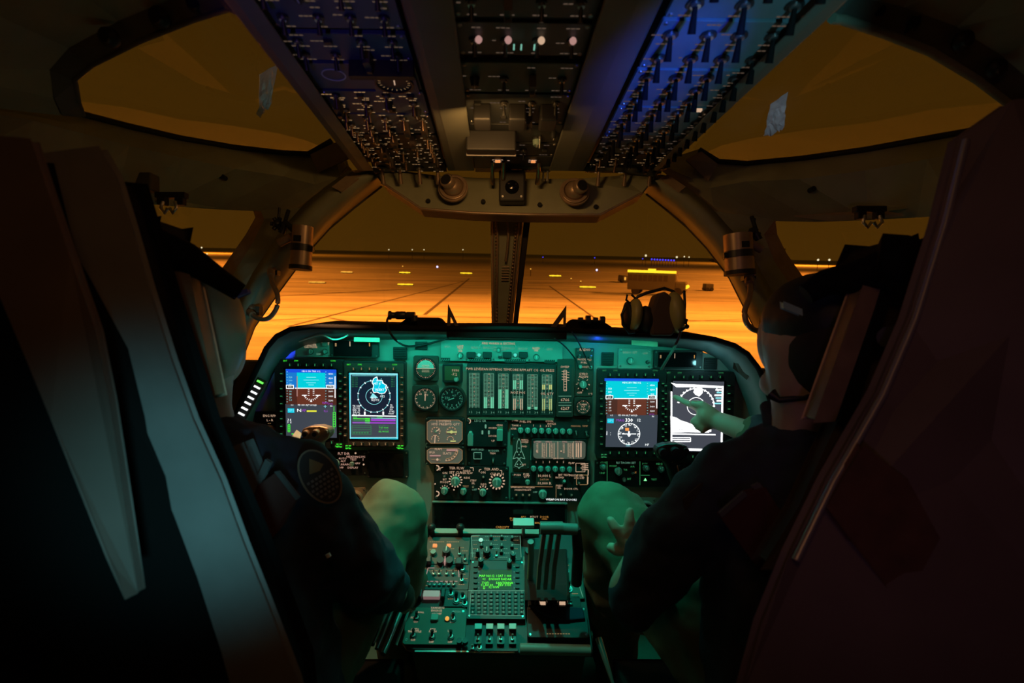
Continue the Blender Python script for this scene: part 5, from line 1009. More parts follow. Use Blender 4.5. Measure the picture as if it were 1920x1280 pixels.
for x, y, r in ((902,1064,6),(955,1066,5.5),(962,1053,5.5),(896,1047,4.5)): 
    k = UC('pedestal_knob', {902: 'black knob at the top left corner of the flight computer', 955: 'black knob at the top right of the flight computer', 962: 'tall black knob above the flight computer, right side', 896: 'small black knob above the flight computer, left side'}[x], 'knob', x - r, y - r, x + r, y + r, z=.014)
    MB().cyl(0, 0, 0, .022, k.w * .45, BLK2, 18, k.w * .38).build('cap', k.root, bev=.001); MB().box(0, k.w * .15, .022, .0015, k.w * .4, .002, WHITEP).build('pointer', k.root)
u = UC('guarded_light_block', 'pinkish lit block between two black guards on the left of the pedestal', 'lamp', 786, 1112, 834, 1126); b = MB(); b.plate(-u.w * .32, -u.h * .4, u.w * .32, u.h * .4, 0, .014, .001, mat('pale_pink_block', (.5, .38, .38), .5, emit=(.35, .2, .2), es=.5)); b.build('lit_block', u.root)
for s in (-1, 1): MB().box(s * u.w * .45, 0, .010, u.w * .16, u.h * 1.3, .022, BLK2).build('guard', u.root, bev=.002)
u = UC('control_unit', 'narrow pedestal strip with black stub switches left of the keypad', 'control panel', 834, 1109, 877, 1140); u.plate(mt=DGREY)
for x, y, h in ((846,1118,.014),(856,1130,.020),(868,1124,.01),(872,1136,.01)): toggle(u, x, y, h, 1, BLK2, .0035)
b = MB()
for x, y, n in ((846,1126,3),(868,1129,3),(868,1133,4)): dashes(u, b, x, y, n)
b.build('lettering', u.root)
u = UC('control_unit', 'lower left pedestal panel headed with amber legends around six small switches', 'control panel', 760, 1141, 874, 1210); u.plate(mt=mat('olive_green_plate', (.07, .10, .07), .5), r=.008)
letters(u, [(821,1143,'YAW/AUG',4.2),(819,1148,'ENGAGE',4),(819,1154,'ON/OFF',4),(790,1151,'ROLL',3.6),(857,1150,'PITCH',3.6,E_LEGG),(776,1161,'SCAS',3.6),(780,1169,'OFF',3.6),(848,1169,'OFF',3.6),(779,1183,'AUTO',4),(778,1187,'THROTTLE',3.8),(812,1183,'ADV',4),(812,1187,'PITCH',3.8),(844,1186,'LCL',3.6),(775,1203,'OFF',3.6),(809,1207,'OFF',4),(844,1207,'OFF',3.6)])
for x, y in ((782,1162),(850,1164),(776,1195),(811,1197),(846,1197)): toggle(u, x, y, .014, 1, BLK2, .003)
inst('push_button', button_mesh(.018, .016, .008, KNOB), u.root, (*u.p(816, 1162), u.t)); inst('amber_lamp', shared('lampdome_amber', lambda b: (b.cyl(0, 0, 0, .003, .006, BLK2, 14), b.ball((0, 0, .003), .005, em('amber_lamp', (1, .45, .08), .9)))), u.root, (*u.p(839, 1164), u.t)); knob(u, 850, 1156, 4.5, .008); screws(u, .0035, .009)
# four capped paddles
for i, (x, w_) in enumerate(((897, 16), (918, 15), (939, 15), (961, 16))):
    u = UC('paddle_switch', ('leftmost', 'second from the left', 'third from the left', 'rightmost')[i] + ' of four black paddle switches with pale teal caps', 'switch', x - 8, 1178, x + 8, 1214, group=None)
    MB().plate(-u.w * .42, -u.h * .45, u.w * .42, u.h * .40, 0, .012, .002, BLK2).build('body', u.root)
    MB().box(0, u.h * .32, .018, u.w * .86, u.h * .22, .014, BLK2).build('paddle', u.root, bev=.001)
    MB().box(0, u.h * .30, .0255, u.w * .84, u.h * .30, .003, mat('pale_teal_cap', (.45, .62, .58), .4)).build('cap', u.root, bev=.0008)
    inst('toggle_switch', toggle_mesh(.012), u.root, (0, -u.h * .25, .012))
u = UC('control_unit', 'narrow strip with a lit orange toggle under the paddle switches', 'control panel', 878, 1214, 972, 1222); u.plate(mt=DGREY, t=.003); toggle(u, 899, 1217, .012, 1, TANM, .003); toggle(u, 886, 1218, .008)
for x, y, lab in ((862, 1209, 'left'), (873, 1209, 'right')):
    k = UC('pedestal_knob', 'round dark knob at the lower edge of the pedestal, %s of the pair' % lab, 'knob', x - 5.5, y - 5.5, x + 5.5, y + 5.5, z=.010); MB().cyl(0, 0, 0, .012, k.w * .46, BLK2, 18).build('cap', k.root, bev=.002)
# throttle quadrant
r = empty('throttle_quadrant', P(1030, 1095, 1.27), 'throttle quadrant with three tall levers and a cluster of round grips', 'throttle', None); I_ = r.matrix_world.inverted()
LEV = mat('dark_teal_lever', (.16, .21, .19), .3)
def qp(l): return [I_ @ P(*p) for p in l]
b = MB(); 
for x in (984,): pass
b.loft([qp([(985,1030,1.36),(985,1105,1.27),(985,1125,1.24)]), qp([(985,1030,1.36),(990,1096,1.22),(990,1125,1.20)]), qp([(1060,1030,1.36),(1062,1096,1.22),(1062,1125,1.20)]), qp([(1062,1030,1.36),(1066,1105,1.27),(1064,1125,1.24)])], BLK2); b.build('quadrant_housing', r, solid=.004)
for i, (xt, xb) in enumerate(((1020, 1006), (1034, 1019), (1048, 1033))):
    a, m_, c = I_ @ P(xt, 1000, 1.14), I_ @ P((xt + xb) / 2 - 1, 1058, 1.155), I_ @ P(xb + 3, 1102, 1.19)
    n = (I_.to_3x3() @ CR); b = MB()
    def strip(pts, wd, th):
        V = []
        for p in pts:
            for dx, dz in ((-wd, -th), (wd, -th), (wd, th), (-wd, th)): V.append(tuple(p + n @ Vector((dx, 0, dz))))
        fs = [(3, 2, 1, 0), tuple(range(len(V) - 4, len(V)))]
        for k in range(len(pts) - 1):
            for j in range(4): fs.append((k * 4 + j, k * 4 + (j + 1) % 4, k * 4 + 4 + (j + 1) % 4, k * 4 + 4 + j))
        return V, fs
    b.add(*strip([a, m_, c], .0045, .010), LEV); lv = b.build('lever', r, bev=.002)
    h = MB(); e = n @ Vector((1, 0, 0)); h.tube([a + e * -.008 + n @ Vector((0, .012, 0)), a + e * .008 + n @ Vector((0, .012, 0))], .0135, mat('worn_grip', (.14, .20, .18), .35), 16); g = h.build('grip', lv, bev=.001)
g = I_ @ P(1054, 991, 1.14); n = (I_.to_3x3() @ CR); e = n @ Vector((1, 0, -.0)); b = MB(); b.tube([g, g + e * .032 + n @ Vector((0, -.002, 0))], .0125, mat('worn_grip', (.14, .20, .18)), 16); b.build('outer_grip', r, bev=.001)
b = MB(); b.tube([g + e * .03, g + e * .034 + n @ Vector((0, -.05, .0)), g + e * .034 + n @ Vector((0, -.13, -.03))], [.010, .012, .012], BLK2, 12); b.build('outer_arm', r)
b = MB(); b.v = []; b.tube(qp([(995,1015,1.18),(996,1040,1.20),(994,1085,1.24)]), .007, LEV, 10); b.build('friction_lever', r)
u = UC('flap_lever', 'pale teal rectangular lever handle beyond the throttle grips', 'lever', 962, 1000, 1000, 1012, z=.05); MB().plate(-u.w / 2, -u.h * .5, u.w / 2, u.h * .7, 0, .012, .002, mat('pale_teal_cap', (.45, .62, .58))).build('handle', u.root, bev=.001); MB().tube([(0, 0, 0), (.0, .0, -.05)], .005, STEEL, 10).build('shaft', u.root)
u = UC('trim_wheel', 'half-exposed teal wheel beside the throttle levers', 'wheel', 976, 1038, 1000, 1086, z=-.01); b = MB(Matrix.Rotation(math.pi / 2, 4, 'Y')); b.cyl(0, 0, -u.w * .3, u.w * .3, u.h * .42, mat('teal_wheel', (.16, .26, .23), .4), 36); b.build('wheel', u.root, bev=.002); b = MB(); b.cyl(u.w * .1, u.h * .28, .02, .05, .008, BLK2, 14); b.build('crank_knob', u.root)
u = UC('control_unit', 'right pedestal panel with two round switches beside the throttle levers', 'control panel', 1056, 1058, 1092, 1124); u.plate(mt=mat('olive_green_plate', (.07, .10, .07)))
for x, y in ((1060, 1074), (1066, 1108)): c = u.p(x, y); MB().ring(*c, u.t, u.t + .003, .0085, .005, STEEL, 20).build('collar', u.root); toggle(u, x, y, .018, 1, BLK2, .003)
b = MB()
for x, y, n in ((1063,1063,2),(1064,1096,3),(1064,1100,3),(1078,1116,3)): dashes(u, b, x, y, n)
L_(u, b, 1074, 1062, 1092, 1122, .9, u.t + .0005, E_LEGG); b.build('lettering', u.root)
u = UC('control_unit', 'low black panel headed BLINK with a lit row under the throttle levers', 'control panel', 990, 1120, 1088, 1142); u.plate(mt=BLACK); letters(u, [(1034,1125,'BLINK TIMER',4.6)])
b = MB()
for x in (1017, 1035, 1054): c = u.p(x, 1135); b.box(*c, u.t + .002, .014, .006, .005, E_LEG if x != 1035 else BROWNB)
b.build('lit_segments', u.root)
for x in (1003, 1010, 1026, 1044, 1064, 1070): toggle(u, x, 1136, .008)
u = UC('document_tray', 'black tray with a dark blue cloth folded in it at the right of the pedestal', 'tray', 988, 1146, 1100, 1204); u.plate('tray_body', BLACK, .022, .006)
b = MB(); NV = mat('dark_navy_cloth', (.012, .022, .05), .8, bump=.3, nscale=30); b.poly([(-u.w * .48, u.h * .5), (u.w * .44, u.h * .42), (u.w * .46, u.h * .05), (u.w * .1, -u.h * .02), (-u.w * .2, u.h * .12)], .022, .030, NV); b.build('cloth', u.root, bev=.003)
b = MB(); 
for k in range(9): L_(u, b, 1024 + k * 5, 1198, 1027 + k * 5, 1198, 1, .0225, E_LEGD)
b.build('lettering', u.root); screws(u, .003)
b = MB(); b.tube([P(975, 1216, 1.14), P(1107, 1219, 1.14)], .011, mat('pale_teal_tube', (.16, .24, .21), .45), 16); o = b.build('console_rail'); tag(o, 'round teal padded rail along the lower right edge of the pedestal', 'rail')
MB(CF.M).box(*[sum(a) / 2 for a in zip(CF.uv(775, 1219), CF.uv(968, 1224))], .0, .22, .003, .004, STEEL).build('trim_32', None, structure=True)
# seat rails left and right of the pedestal
for i, (x0, y0, x1, y1, rr) in enumerate(((758,1128,718,1226,.006),(744,1122,706,1216,.004),(736,1122,698,1208,.005),(768,1140,742,1210,.003))):
    b = MB(); b.tube([P(x0, y0, 1.2), P(x1, y1, 1.08)], rr, mat('oily_steel', (.22, .30, .28), .25, .6), 10); tag(b.build('seat_track'), 'shiny slanting metal seat track left of the pedestal', 'rail', 'parallel metal tracks left of the pedestal')
b = MB(); b.tube([P(1122, 1196, 1.15), P(1136, 1240, 1.12), P(1152, 1290, 1.1)], [.008, .006, .003], mat('oily_steel', (.22, .30, .28), .25, .6), 10); tag(b.build('seat_track'), 'shiny slanting metal seat track right of the pedestal near the bottom', 'rail')
# ================================================================ OVERHEAD PANELS
OH = .42; OF = Frame(960, 320, OH / .32, Matrix.Rotation(math.radians(90), 3, 'X') @ Matrix.Rotation(math.radians(-1.43), 3, 'Z'))
_u0 = -.0328
class OU:
    def __init__(s, name, lab, cat, u0, v0, u1, v1, mt=DGREY, z=0):
        s.w = u1 - u0; s.h = v1 - v0; s.t = .006
        s.root = empty(name, OF.M @ Matrix.Translation(((u0 + u1) / 2 + _u0, (v0 + v1) / 2, z)), lab, cat)
        b = MB(); b.plate(-s.w / 2 + .001, -s.h / 2 + .001, s.w / 2 - .001, s.h / 2 - .001, 0, .006, .003, mt); b.build('face_plate', s.root, bev=.0006)
def tog(u, x, y, L=.020, mt=None, r=.0022, up=-1): return inst('toggle_switch', toggle_mesh(L, up, mt or STEEL, r), u.root, (x, y, u.t))
def guard(u, x, y): return inst('switch_guard', shared('oh_guard', lambda b: (b.box(0, 0, .010, .010, .026, .018, BROWNB), b.box(0, -.010, .020, .007, .010, .006, BLK2))), u.root, (x, y, u.t))
def dash(b, x, y, n, z=.0066, mt=E_LEGD, w=.0052, h=.0026):
    for k in range(n): b.rect(x + (k - n / 2) * (w * 1.25), y - h / 2, x + (k - n / 2) * (w * 1.25) + w, y + h / 2, z, mt)
def bay(side, u0, u1, rows, seed):
    R = random.Random(seed); W = u1 - u0
    for i, (v0, v1, nx, ny, kind, mt, lab) in enumerate(rows):
        u = OU('overhead_control_unit', lab, 'control panel', u0, v0, u1, v1, mt); b = MB()
        for c in range(nx):
            for r_ in range(ny):
                x = -u.w / 2 + u.w * (c + .5) / nx + R.uniform(-.003, .003); y = -u.h / 2 + u.h * (r_ + .5) / ny
                q = R.random()
                if kind == 'big': tog(u, x, y, .030, mat('matt_black_toggle', (.008, .008, .008), .8, spec=.1), .0042); 
                elif kind == 'lever': tog(u, x, y, .034, TANM, .0045)
                elif q < .55: tog(u, x, y, .018, mat('dark_bronze', (.16, .10, .06), .35, .6) if kind == 'mix' else BLK2, .0028)
                elif q < .72: guard(u, x, y)
                elif q < .86: inst('knob', knob_mesh(.007, .014, BLK2), u.root, (x, y, u.t))
                else: inst('push_button', button_mesh(.012, .008, .005, BLK2), u.root, (x, y, u.t))
                dash(b, x, y - u.h / ny * .40, R.choice((2, 3, 4)), mt=E_LEGD if kind not in ('big', 'dark') else E_OVB)
                if R.random() < .6: dash(b, x + R.uniform(-.004, .004), y + u.h / ny * .36, R.choice((2, 3)), mt=E_LEGD if kind not in ('big', 'dark') else E_OVB)
                if R.random() < .5: dash(b, x - u.w / nx * .33, y + R.uniform(-.008, .008), R.choice((1, 2, 3)), mt=E_LEGD if kind not in ('big', 'dark') else E_OVB)
        b.build('lettering', u.root)
        for sx_ in (-1, 1):
            for sy_ in (-1, 1): inst('screw', screw_mesh(.0032), u.root, (sx_ * (u.w / 2 - .007), sy_ * (u.h / 2 - .007), u.t))
        yield u
E_OVB = em('dim_overhead_legend', (.40, .26, .18), .22)
OVG = mat('overhead_slate_plate', (.10, .12, .13), .5, noise=.12, nscale=30); OVD = mat('overhead_dark_plate', (.03, .035, .035), .5); OVT = mat('overhead_teal_plate', (.16, .21, .22), .5, noise=.1, nscale=20)
L = list(bay('left', -.297, -.125, [
 (.005, .070, 4, 1, 'lever', OVD, 'frontmost panel of the left overhead bay, with four shiny stub levers'),
 (.075, .155, 5, 3, 'mix', OVD, 'second panel from the front in the left overhead bay, crowded with guarded switches'),
 (.160, .240, 5, 3, 'mix', OVD, 'third panel from the front in the left overhead bay, warm-lit legends'),
 (.245, .335, 5, 3, 'mix', OVG, 'fourth panel from the front in the left overhead bay, many small legends'),
 (.340, .425, 4, 3, 'mix', OVG, 'left overhead panel directly ahead of the round gauge'),
 (.520, .590, 4, 2, 'dark', OVG, 'purple-lit left overhead panel behind the round gauge'),
 (.600, .760, 4, 3, 'dark', OVG, 'rearmost blue-violet lit panel of the left overhead bay')], 3))
u = OU('overhead_gauge_panel', 'left overhead panel with a round brown gauge and a thin white ring', 'gauge panel', -.297, .430, -.125, .512, OVG)
MB().plate(.012, -.034, .082, .034, .006, .014, .004, mat('gauge_box_grey', (.12, .12, .13), .5)).build('gauge_box', u.root); MB().cyl(.047, 0, .014, .0145, .028, BROWNB, 32).build('gauge_face', u.root)
MB().ring(.047, 0, .014, .018, .030, .027, BLK2, 32).build('gauge_rim', u.root); MB().line((.047, -.006), (.049, .012), .0018, .0152, E_LEG).build('gauge_needle', u.root)
b = MB()
for k in range(20): a = k * math.pi / 10; b.line((.047 + .021 * math.cos(a), .021 * math.sin(a)), (.047 + .025 * math.cos(a), .025 * math.sin(a)), .001, .015, E_LEGD)
b.build('gauge_ticks', u.root); MB().ring(-.045, .006, .006, .007, .0185, .0165, WHITEP, 32).build('white_ring', u.root)
MB().plate(-.010, .040, .086, .052, .006, .030, .002, BLACK).build('shade_block', u.root)
Rr = list(bay('right', .211, .396, [
 (.005, .060, 3, 1, 'lever', OVD, 'frontmost panel of the right overhead bay, with three stub levers'),
 (.065, .140, 5, 2, 'mix', OVD, 'second panel from the front in the right overhead bay, small toggles and legends'),
 (.145, .250, 4, 3, 'big', OVG, 'third panel from the front in the right overhead bay, purple-grey with tall toggles'),
 (.255, .375, 4, 3, 'big', OVT, 'fourth panel from the front in the right overhead bay, lit strong blue'),
 (.380, .505, 4, 3, 'big', OVT, 'fifth panel from the front in the right overhead bay, blue fading to teal'),
 (.510, .630, 4, 2, 'big', OVT, 'sixth panel from the front in the right overhead bay, teal with tall toggles'),
 (.635, .760, 3, 2, 'big', OVT, 'rearmost panel of the right overhead bay, at the top edge')], 9))
b = MB(); b.box(.05, .055, .008, .016, .007, .004, E_LEG); b.build('lit_button', Rr[3].root, label='small orange lit button')
Cc = list(bay('centre', -.058, .124, [
 (.125, .200, 4, 1, 'dark', OVD, 'dark panel of the centre overhead bay just behind the glowing numeral'),
 (.300, .420, 4, 2, 'dark', OVD, 'centre overhead panel with large dark square modules and pinkish legends'),
 (.425, .520, 4, 1, 'dark', mat('overhead_green_plate', (.05, .075, .045), .5), 'dull green centre overhead panel'),
 (.540, .620, 4, 1, 'dark', OVD, 'centre overhead panel with faint bright lamp dots'),
 (.630, .760, 4, 2, 'dark', OVD, 'rearmost panel of the centre overhead bay')], 5))
for x, m_ in ((-.060, E_PINK), (-.02, E_PINK), (.025, E_LEG), (.068, E_PINK)): MB().ball((x, .01, .012), .005, m_, 8, 6).build('lamp', Cc[3].root)
for x in (-.062, .0, .055): MB().box(x, .0, .020, .030, .05, .03, BLACK).build('module', Cc[1].root, bev=.003)
b = MB()
for k in range(3): b.box(-.012 + k * .010 + (k == 2) * .008, .0, .016, .002, .012, .002, em('mint_digit', (.3, .8, .6), .6))
b.build('digit_bars', Cc[3].root)
u = OU('fire_handle_panel', 'front panel of the centre overhead bay with shiny engine fire levers', 'control panel', -.058, .005, .124, .120, OVD)
for x in (-.048, -.022, .060): 
    b = MB(); b.tube([(x, .02, .006), (x, -.006, .030), (x, -.03, .040)], [.004, .005, .0065], mat('polished_brass', (.5, .36, .22), .2, .9), 12); b.build('fire_lever', u.root)
b = MB()
for x, y, n in ((-.035, .022, 3), (-.035, .034, 4), (.045, .022, 3), (.045, .034, 3), (-.01, .03, 1)): dash(b, x, y, n, mt=E_LEG)
b.box(-.035, .028, .008, .012, .006, .004, em('orange_lit_button', (1, .35, .1))); b.box(.046, .028, .008, .010, .006, .004, em('orange_lit_button', (1, .35, .1))); b.build('lit_legends', u.root)
for x in (-.01, .03, .075, .085): inst('toggle_switch', toggle_mesh(.022, -1, STEEL, .003), u.root, (x, -.035, .006))
u = OU('black_bar_panel', 'centre overhead panel with a projecting black bar and a glowing orange numeral 2', 'control panel', -.058, .205, .124, .295, OVD)
MB().box(-.048, .005, .026, .098, .03, .04, BLACK).build('bar_housing', u.root, bev=.003); MB().box(-.048, -.012, .040, .100, .004, .014, mat('pale_bar_edge', (.5, .48, .5), .5)).build('bar_edge', u.root, bev=.001)
b = MB(); b.M = Matrix.Rotation(math.pi, 4, 'Z') @ Matrix.Rotation(math.pi, 4, 'Z'); b.text('2', -.006, -.030, .016, .0075, em('orange_numeral', (1, .4, .15), 2.2)); b.build('glowing_numeral', u.root)
inst('toggle_switch', toggle_mesh(.02, -1), u.root, (.05, -.01, .006)); inst('knob', knob_mesh(.009, .014), u.root, (.045, -.025, .006)); inst('knob', knob_mesh(.006, .014, BLK2), u.root, (.075, .01, .006))
# ================================================================ SEATS AND CREW
SEATM = mat('worn_seat_shell', (.24, .23, .22), .6, noise=.15, nscale=12); SEATB = mat('black_seat_frame', (.005, .005, .005), .8, spec=.15)
SEATBR = mat('brown_seat_shell', (.15, .11, .09), .6, noise=.15, nscale=8); STRAPR = mat('dark_red_webbing', (.10, .03, .025), .8, bump=.4, nscale=200); GREYW = mat('grey_webbing', (.13, .13, .13), .8, bump=.4, nscale=150)
def prism(root, name, q, th, mt, bev=.006, lab=None, sub=0):
    I = root.matrix_world.inverted(); p = [P(*v) for v in q]; a = C2W((0, 0, 0)); k = len(p)
    n = (CR @ Vector((0, 0, -1))) * th; V = [I @ v for v in p] + [I @ (v + n) for v in p]
    b = MB().add(V, [tuple(range(k)), tuple(reversed(range(k, 2 * k)))] + [(i, (i + 1) % k, k + (i + 1) % k, k + i) for i in range(k)], mt); return b.build(name, root, label=lab, bev=bev)
def capsule(root, name, pts, r, mt, n=14):
    I = root.matrix_world.inverted(); b = MB(); b.tube([I @ P(*p) for p in pts], r, mt, n); return b.build(name, root)
sr = empty('ejection_seat', Matrix.Translation((.62, .45, 3.5)), 'big dark ejection seat on the right, seen from behind, brown shell filling the edge', 'seat')
prism(sr, 'back_shell', [(1812,262,.62),(1772,420,.62),(1716,600,.61),(1656,740,.60),(1562,905,.58),(1492,1050,.56),(1440,1180,.55),(1404,1300,.54),(1440,1560,.54),(2350,1560,.46),(2350,150,.56),(1900,200,.60)], .016, SEATBR, .01)
capsule(sr, 'rim_highlight', [(1812,262,.615),(1772,420,.615),(1716,600,.605),(1656,740,.595),(1562,905,.575),(1492,1050,.555)], [.004] * 6, mat('rim_highlight_metal', (.45, .42, .40), .35, .6))  # pale tube added along the edge to catch a rim highlight
prism(sr, 'back_pocket', [(1622,842,.565),(1700,905,.56),(1756,1008,.55),(1690,1130,.545),(1600,1010,.553),(1556,950,.56)], .012, mat('rust_red_pouch', (.11, .05, .025), .8, noise=.2), .003)
prism(sr, 'side_panel', [(1655,505,.73),(1745,500,.73),(1700,620,.73),(1650,745,.72),(1560,905,.70),(1486,1060,.68),(1440,1060,.69),(1500,960,.70),(1575,790,.72)], .03, mat('brown_black_side', (.06, .035, .03), .7), .005)
prism(sr, 'side_rail', [(1624,530,.70),(1653,526,.70),(1563,786,.69),(1531,788,.69)], .03, TANM, .003)
prism(sr, 'rail_cover', [(1662,520,.70),(1678,520,.70),(1596,792,.69),(1578,792,.69)], .03, SEATB, .003)
prism(sr, 'headrest', [(1642,488,.70),(1662,449,.70),(1702,452,.70),(1722,460,.70),(1800,430,.68),(1812,500,.68),(1740,545,.68),(1690,540,.68),(1650,520,.68)], .08, SEATB, .008)
capsule(sr, 'headrest_arm', [(1680,500,.70),(1600,520,.72),(1545,530,.74),(1510,552,.745)], [.030, .022, .018, .015], SEATB)
prism(sr, 'arm_tip_strip', [(1470,566,.745),(1503,580,.745),(1504,590,.745),(1471,577,.745)], .01, mat('teal_highlight', (.35, .6, .55), .3), .001)  # turquoise highlight put in as a teal strip, no lamp
capsule(sr, 'release_bolt', [(1668,632,.665),(1668,632,.69)], [.014, .014], BLACK)
prism(sr, 'shoulder_strap', [(1400,925,.78),(1434,916,.78),(1462,960,.77),(1440,1080,.765),(1432,1076,.765),(1352,966,.775)], .01, STRAPR, .002)
prism(sr, 'strap_edge', [(1350,962,.772),(1396,922,.775),(1400,928,.775),(1354,968,.772)], .006, GREYW, .001)
prism(sr, 'harness_web', [(1412,912,.785),(1424,906,.785),(1446,940,.78),(1440,950,.78)], .006, GREYW, .001)
prism(sr, 'seat_pan', [(1250,1540,.80),(1700,1540,.80),(1700,1640,.80),(1250,1640,.80)], .4, SEATB)
sl = empty('ejection_seat', Matrix.Translation((-.62, .45, 3.5)), 'big dark ejection seat on the left, seen from behind, with two pale side bands', 'seat')
prism(sl, 'back_shell', [(72,305,.60),(196,330,.60),(258,540,.60),(340,800,.60),(440,1030,.60),(535,1280,.60),(560,1560,.60),(-400,1560,.50),(-400,360,.52),(-60,300,.56)], .06, SEATB, .01)
prism(sl, 'inner_band', [(76,298,.58),(180,284,.58),(206,330,.58),(234,420,.58),(268,540,.58),(312,680,.58),(352,790,.58),(404,905,.58),(448,1025,.58),(490,1130,.58),(548,1280,.58),(580,1420,.58),(480,1420,.58),(425,1220,.58),(380,1080,.58),(335,960,.58),(296,870,.58),(282,780,.58),(250,650,.58),(180,520,.58),(112,400,.58)], .012, SEATM, .008)
prism(sl, 'outer_band', [(-200,240,.49),(55,262,.50),(82,345,.50),(128,480,.50),(176,620,.50),(202,750,.50),(222,880,.50),(240,1000,.50),(256,1110,.50),(236,1120,.49),(200,1040,.49),(150,915,.49),(98,785,.49),(38,640,.49),(-30,480,.49),(-200,420,.48)], .010, SEATBR, .008)
prism(sl, 'side_rail', [(318,470,.72),(342,468,.72),(399,742,.71),(370,748,.71)], .03, TANM, .003)
prism(sl, 'rail_cover', [(286,478,.72),(300,478,.72),(356,742,.71),(340,745,.71)], .03, SEATB, .003)
prism(sl, 'inner_rail', [(258,480,.70),(270,478,.70),(340,742,.69),(318,742,.69)], .02, SEATM, .003)
prism(sl, 'headrest', [(236,418,.70),(264,409,.70),(274,414,.70),(296,411,.70),(291,436,.70),(310,470,.70),(300,500,.70),(262,486,.70),(240,470,.70)], .07, SEATB, .006)
capsule(sl, 'headrest_arm', [(268,450,.70),(350,482,.72),(410,522,.745),(450,548,.76)], [.026, .020, .015, .013], SEATB)
prism(sl, 'arm_tip_strip', [(437,550,.75),(462,542,.75),(463,548,.75),(440,557,.75)], .01, mat('blue_tip', (.12, .14, .6), .3), .001)  # small blue strip at the end of the headrest arm
capsule(sl, 'release_bolt', [(308,580,.68),(308,580,.70)], [.013, .013], BLACK)
prism(sl, 'shoulder_strap', [(518,888,.80),(556,932,.80),(528,985,.79),(470,1052,.78),(450,1010,.78),(432,978,.785),(480,915,.79)], .01, STRAPR, .002)
prism(sl, 'strap_edge', [(516,885,.798),(522,884,.798),(560,932,.798),(555,936,.798)], .004, GREYW, .001)
prism(sl, 'harness_web', [(498,862,.80),(507,868,.80),(478,926,.79),(470,922,.79)], .006, GREYW, .001)
prism(sl, 'parachute_pack', [(405,860,.76),(450,842,.78),(474,900,.78),(460,945,.77),(430,960,.76),(405,900,.75)], .03, GREYW, .008)
prism(sl, 'seat_pan', [(250,1540,.80),(650,1540,.80),(650,1640,.80),(250,1640,.80)], .4, SEATB)

SKIN = mat('skin', (.50, .35, .26), .5, noise=.08, nscale=30); SUIT = mat('sage_flight_suit', (.11, .13, .075), .85, noise=.12, nscale=25, bump=.5)
JACK = mat('dark_navy_jacket', (.026, .034, .060), .8, noise=.15, nscale=30, bump=.5); HAIR = mat('dark_hair', (.02, .014, .01), .7)
def blob(name, chains, vox, mt, parent=None, balls=(), sm=6):
    """one continuous surface: tapered limbs fused by a voxel remesh"""
    b = MB(); I = parent.matrix_world.inverted() if parent is not None else Matrix.Identity(4)
    for ch in chains:
        pts = [(I @ P(*c[:3]), c[3]) for c in ch]
        for i, (p, r) in enumerate(pts):
            b.ball(p, r, mt, 16, 10)
            if i:
                q, r2 = pts[i - 1]; b.tube([q, p], [r2, r], mt, 16)
    for (x, y, D, rx, ry, rz) in balls:
        s = len(b.v); b.ball((0, 0, 0), (rx, ry, rz), mt, 20, 14); c = I @ P(x, y, D); R3 = I.to_3x3() @ CR
        for k in range(s, len(b.v)): b.v[k] = tuple(c + R3 @ Vector(b.v[k]))
    o = b.build(name, parent)
    md = o.modifiers.new('fuse', 'REMESH'); md.mode = 'VOXEL'; md.voxel_size = vox; md.use_smooth_shade = True
    if name in ('flight_suit', 'jacket'):
        tx = bpy.data.textures.get('cloth_folds') or bpy.data.textures.new('cloth_folds', 'CLOUDS'); tx.noise_scale = .055; tx.noise_depth = 2
        d_ = o.modifiers.new('folds', 'DISPLACE'); d_.texture = tx; d_.strength = .030; d_.mid_level = .5; d_.texture_coords = 'LOCAL'
    md = o.modifiers.new('soften', 'SMOOTH'); md.factor = .5; md.iterations = sm
    return o
def patchdisc(parent, name, c, rx, ry, rot, nrm, mt, z=0):
    M = parent.matrix_world.inverted() @ Matrix.Translation(P(*c)) @ (CR @ Matrix.Rotation(rot, 3, 'Z') @ Euler(nrm).to_matrix()).to_4x4()
    b = MB(M); b.poly([(rx * math.cos(t), ry * math.sin(t)) for t in [math.pi * k / 14 for k in range(28)]], z, z + .003, mt); return b.build(name, parent)
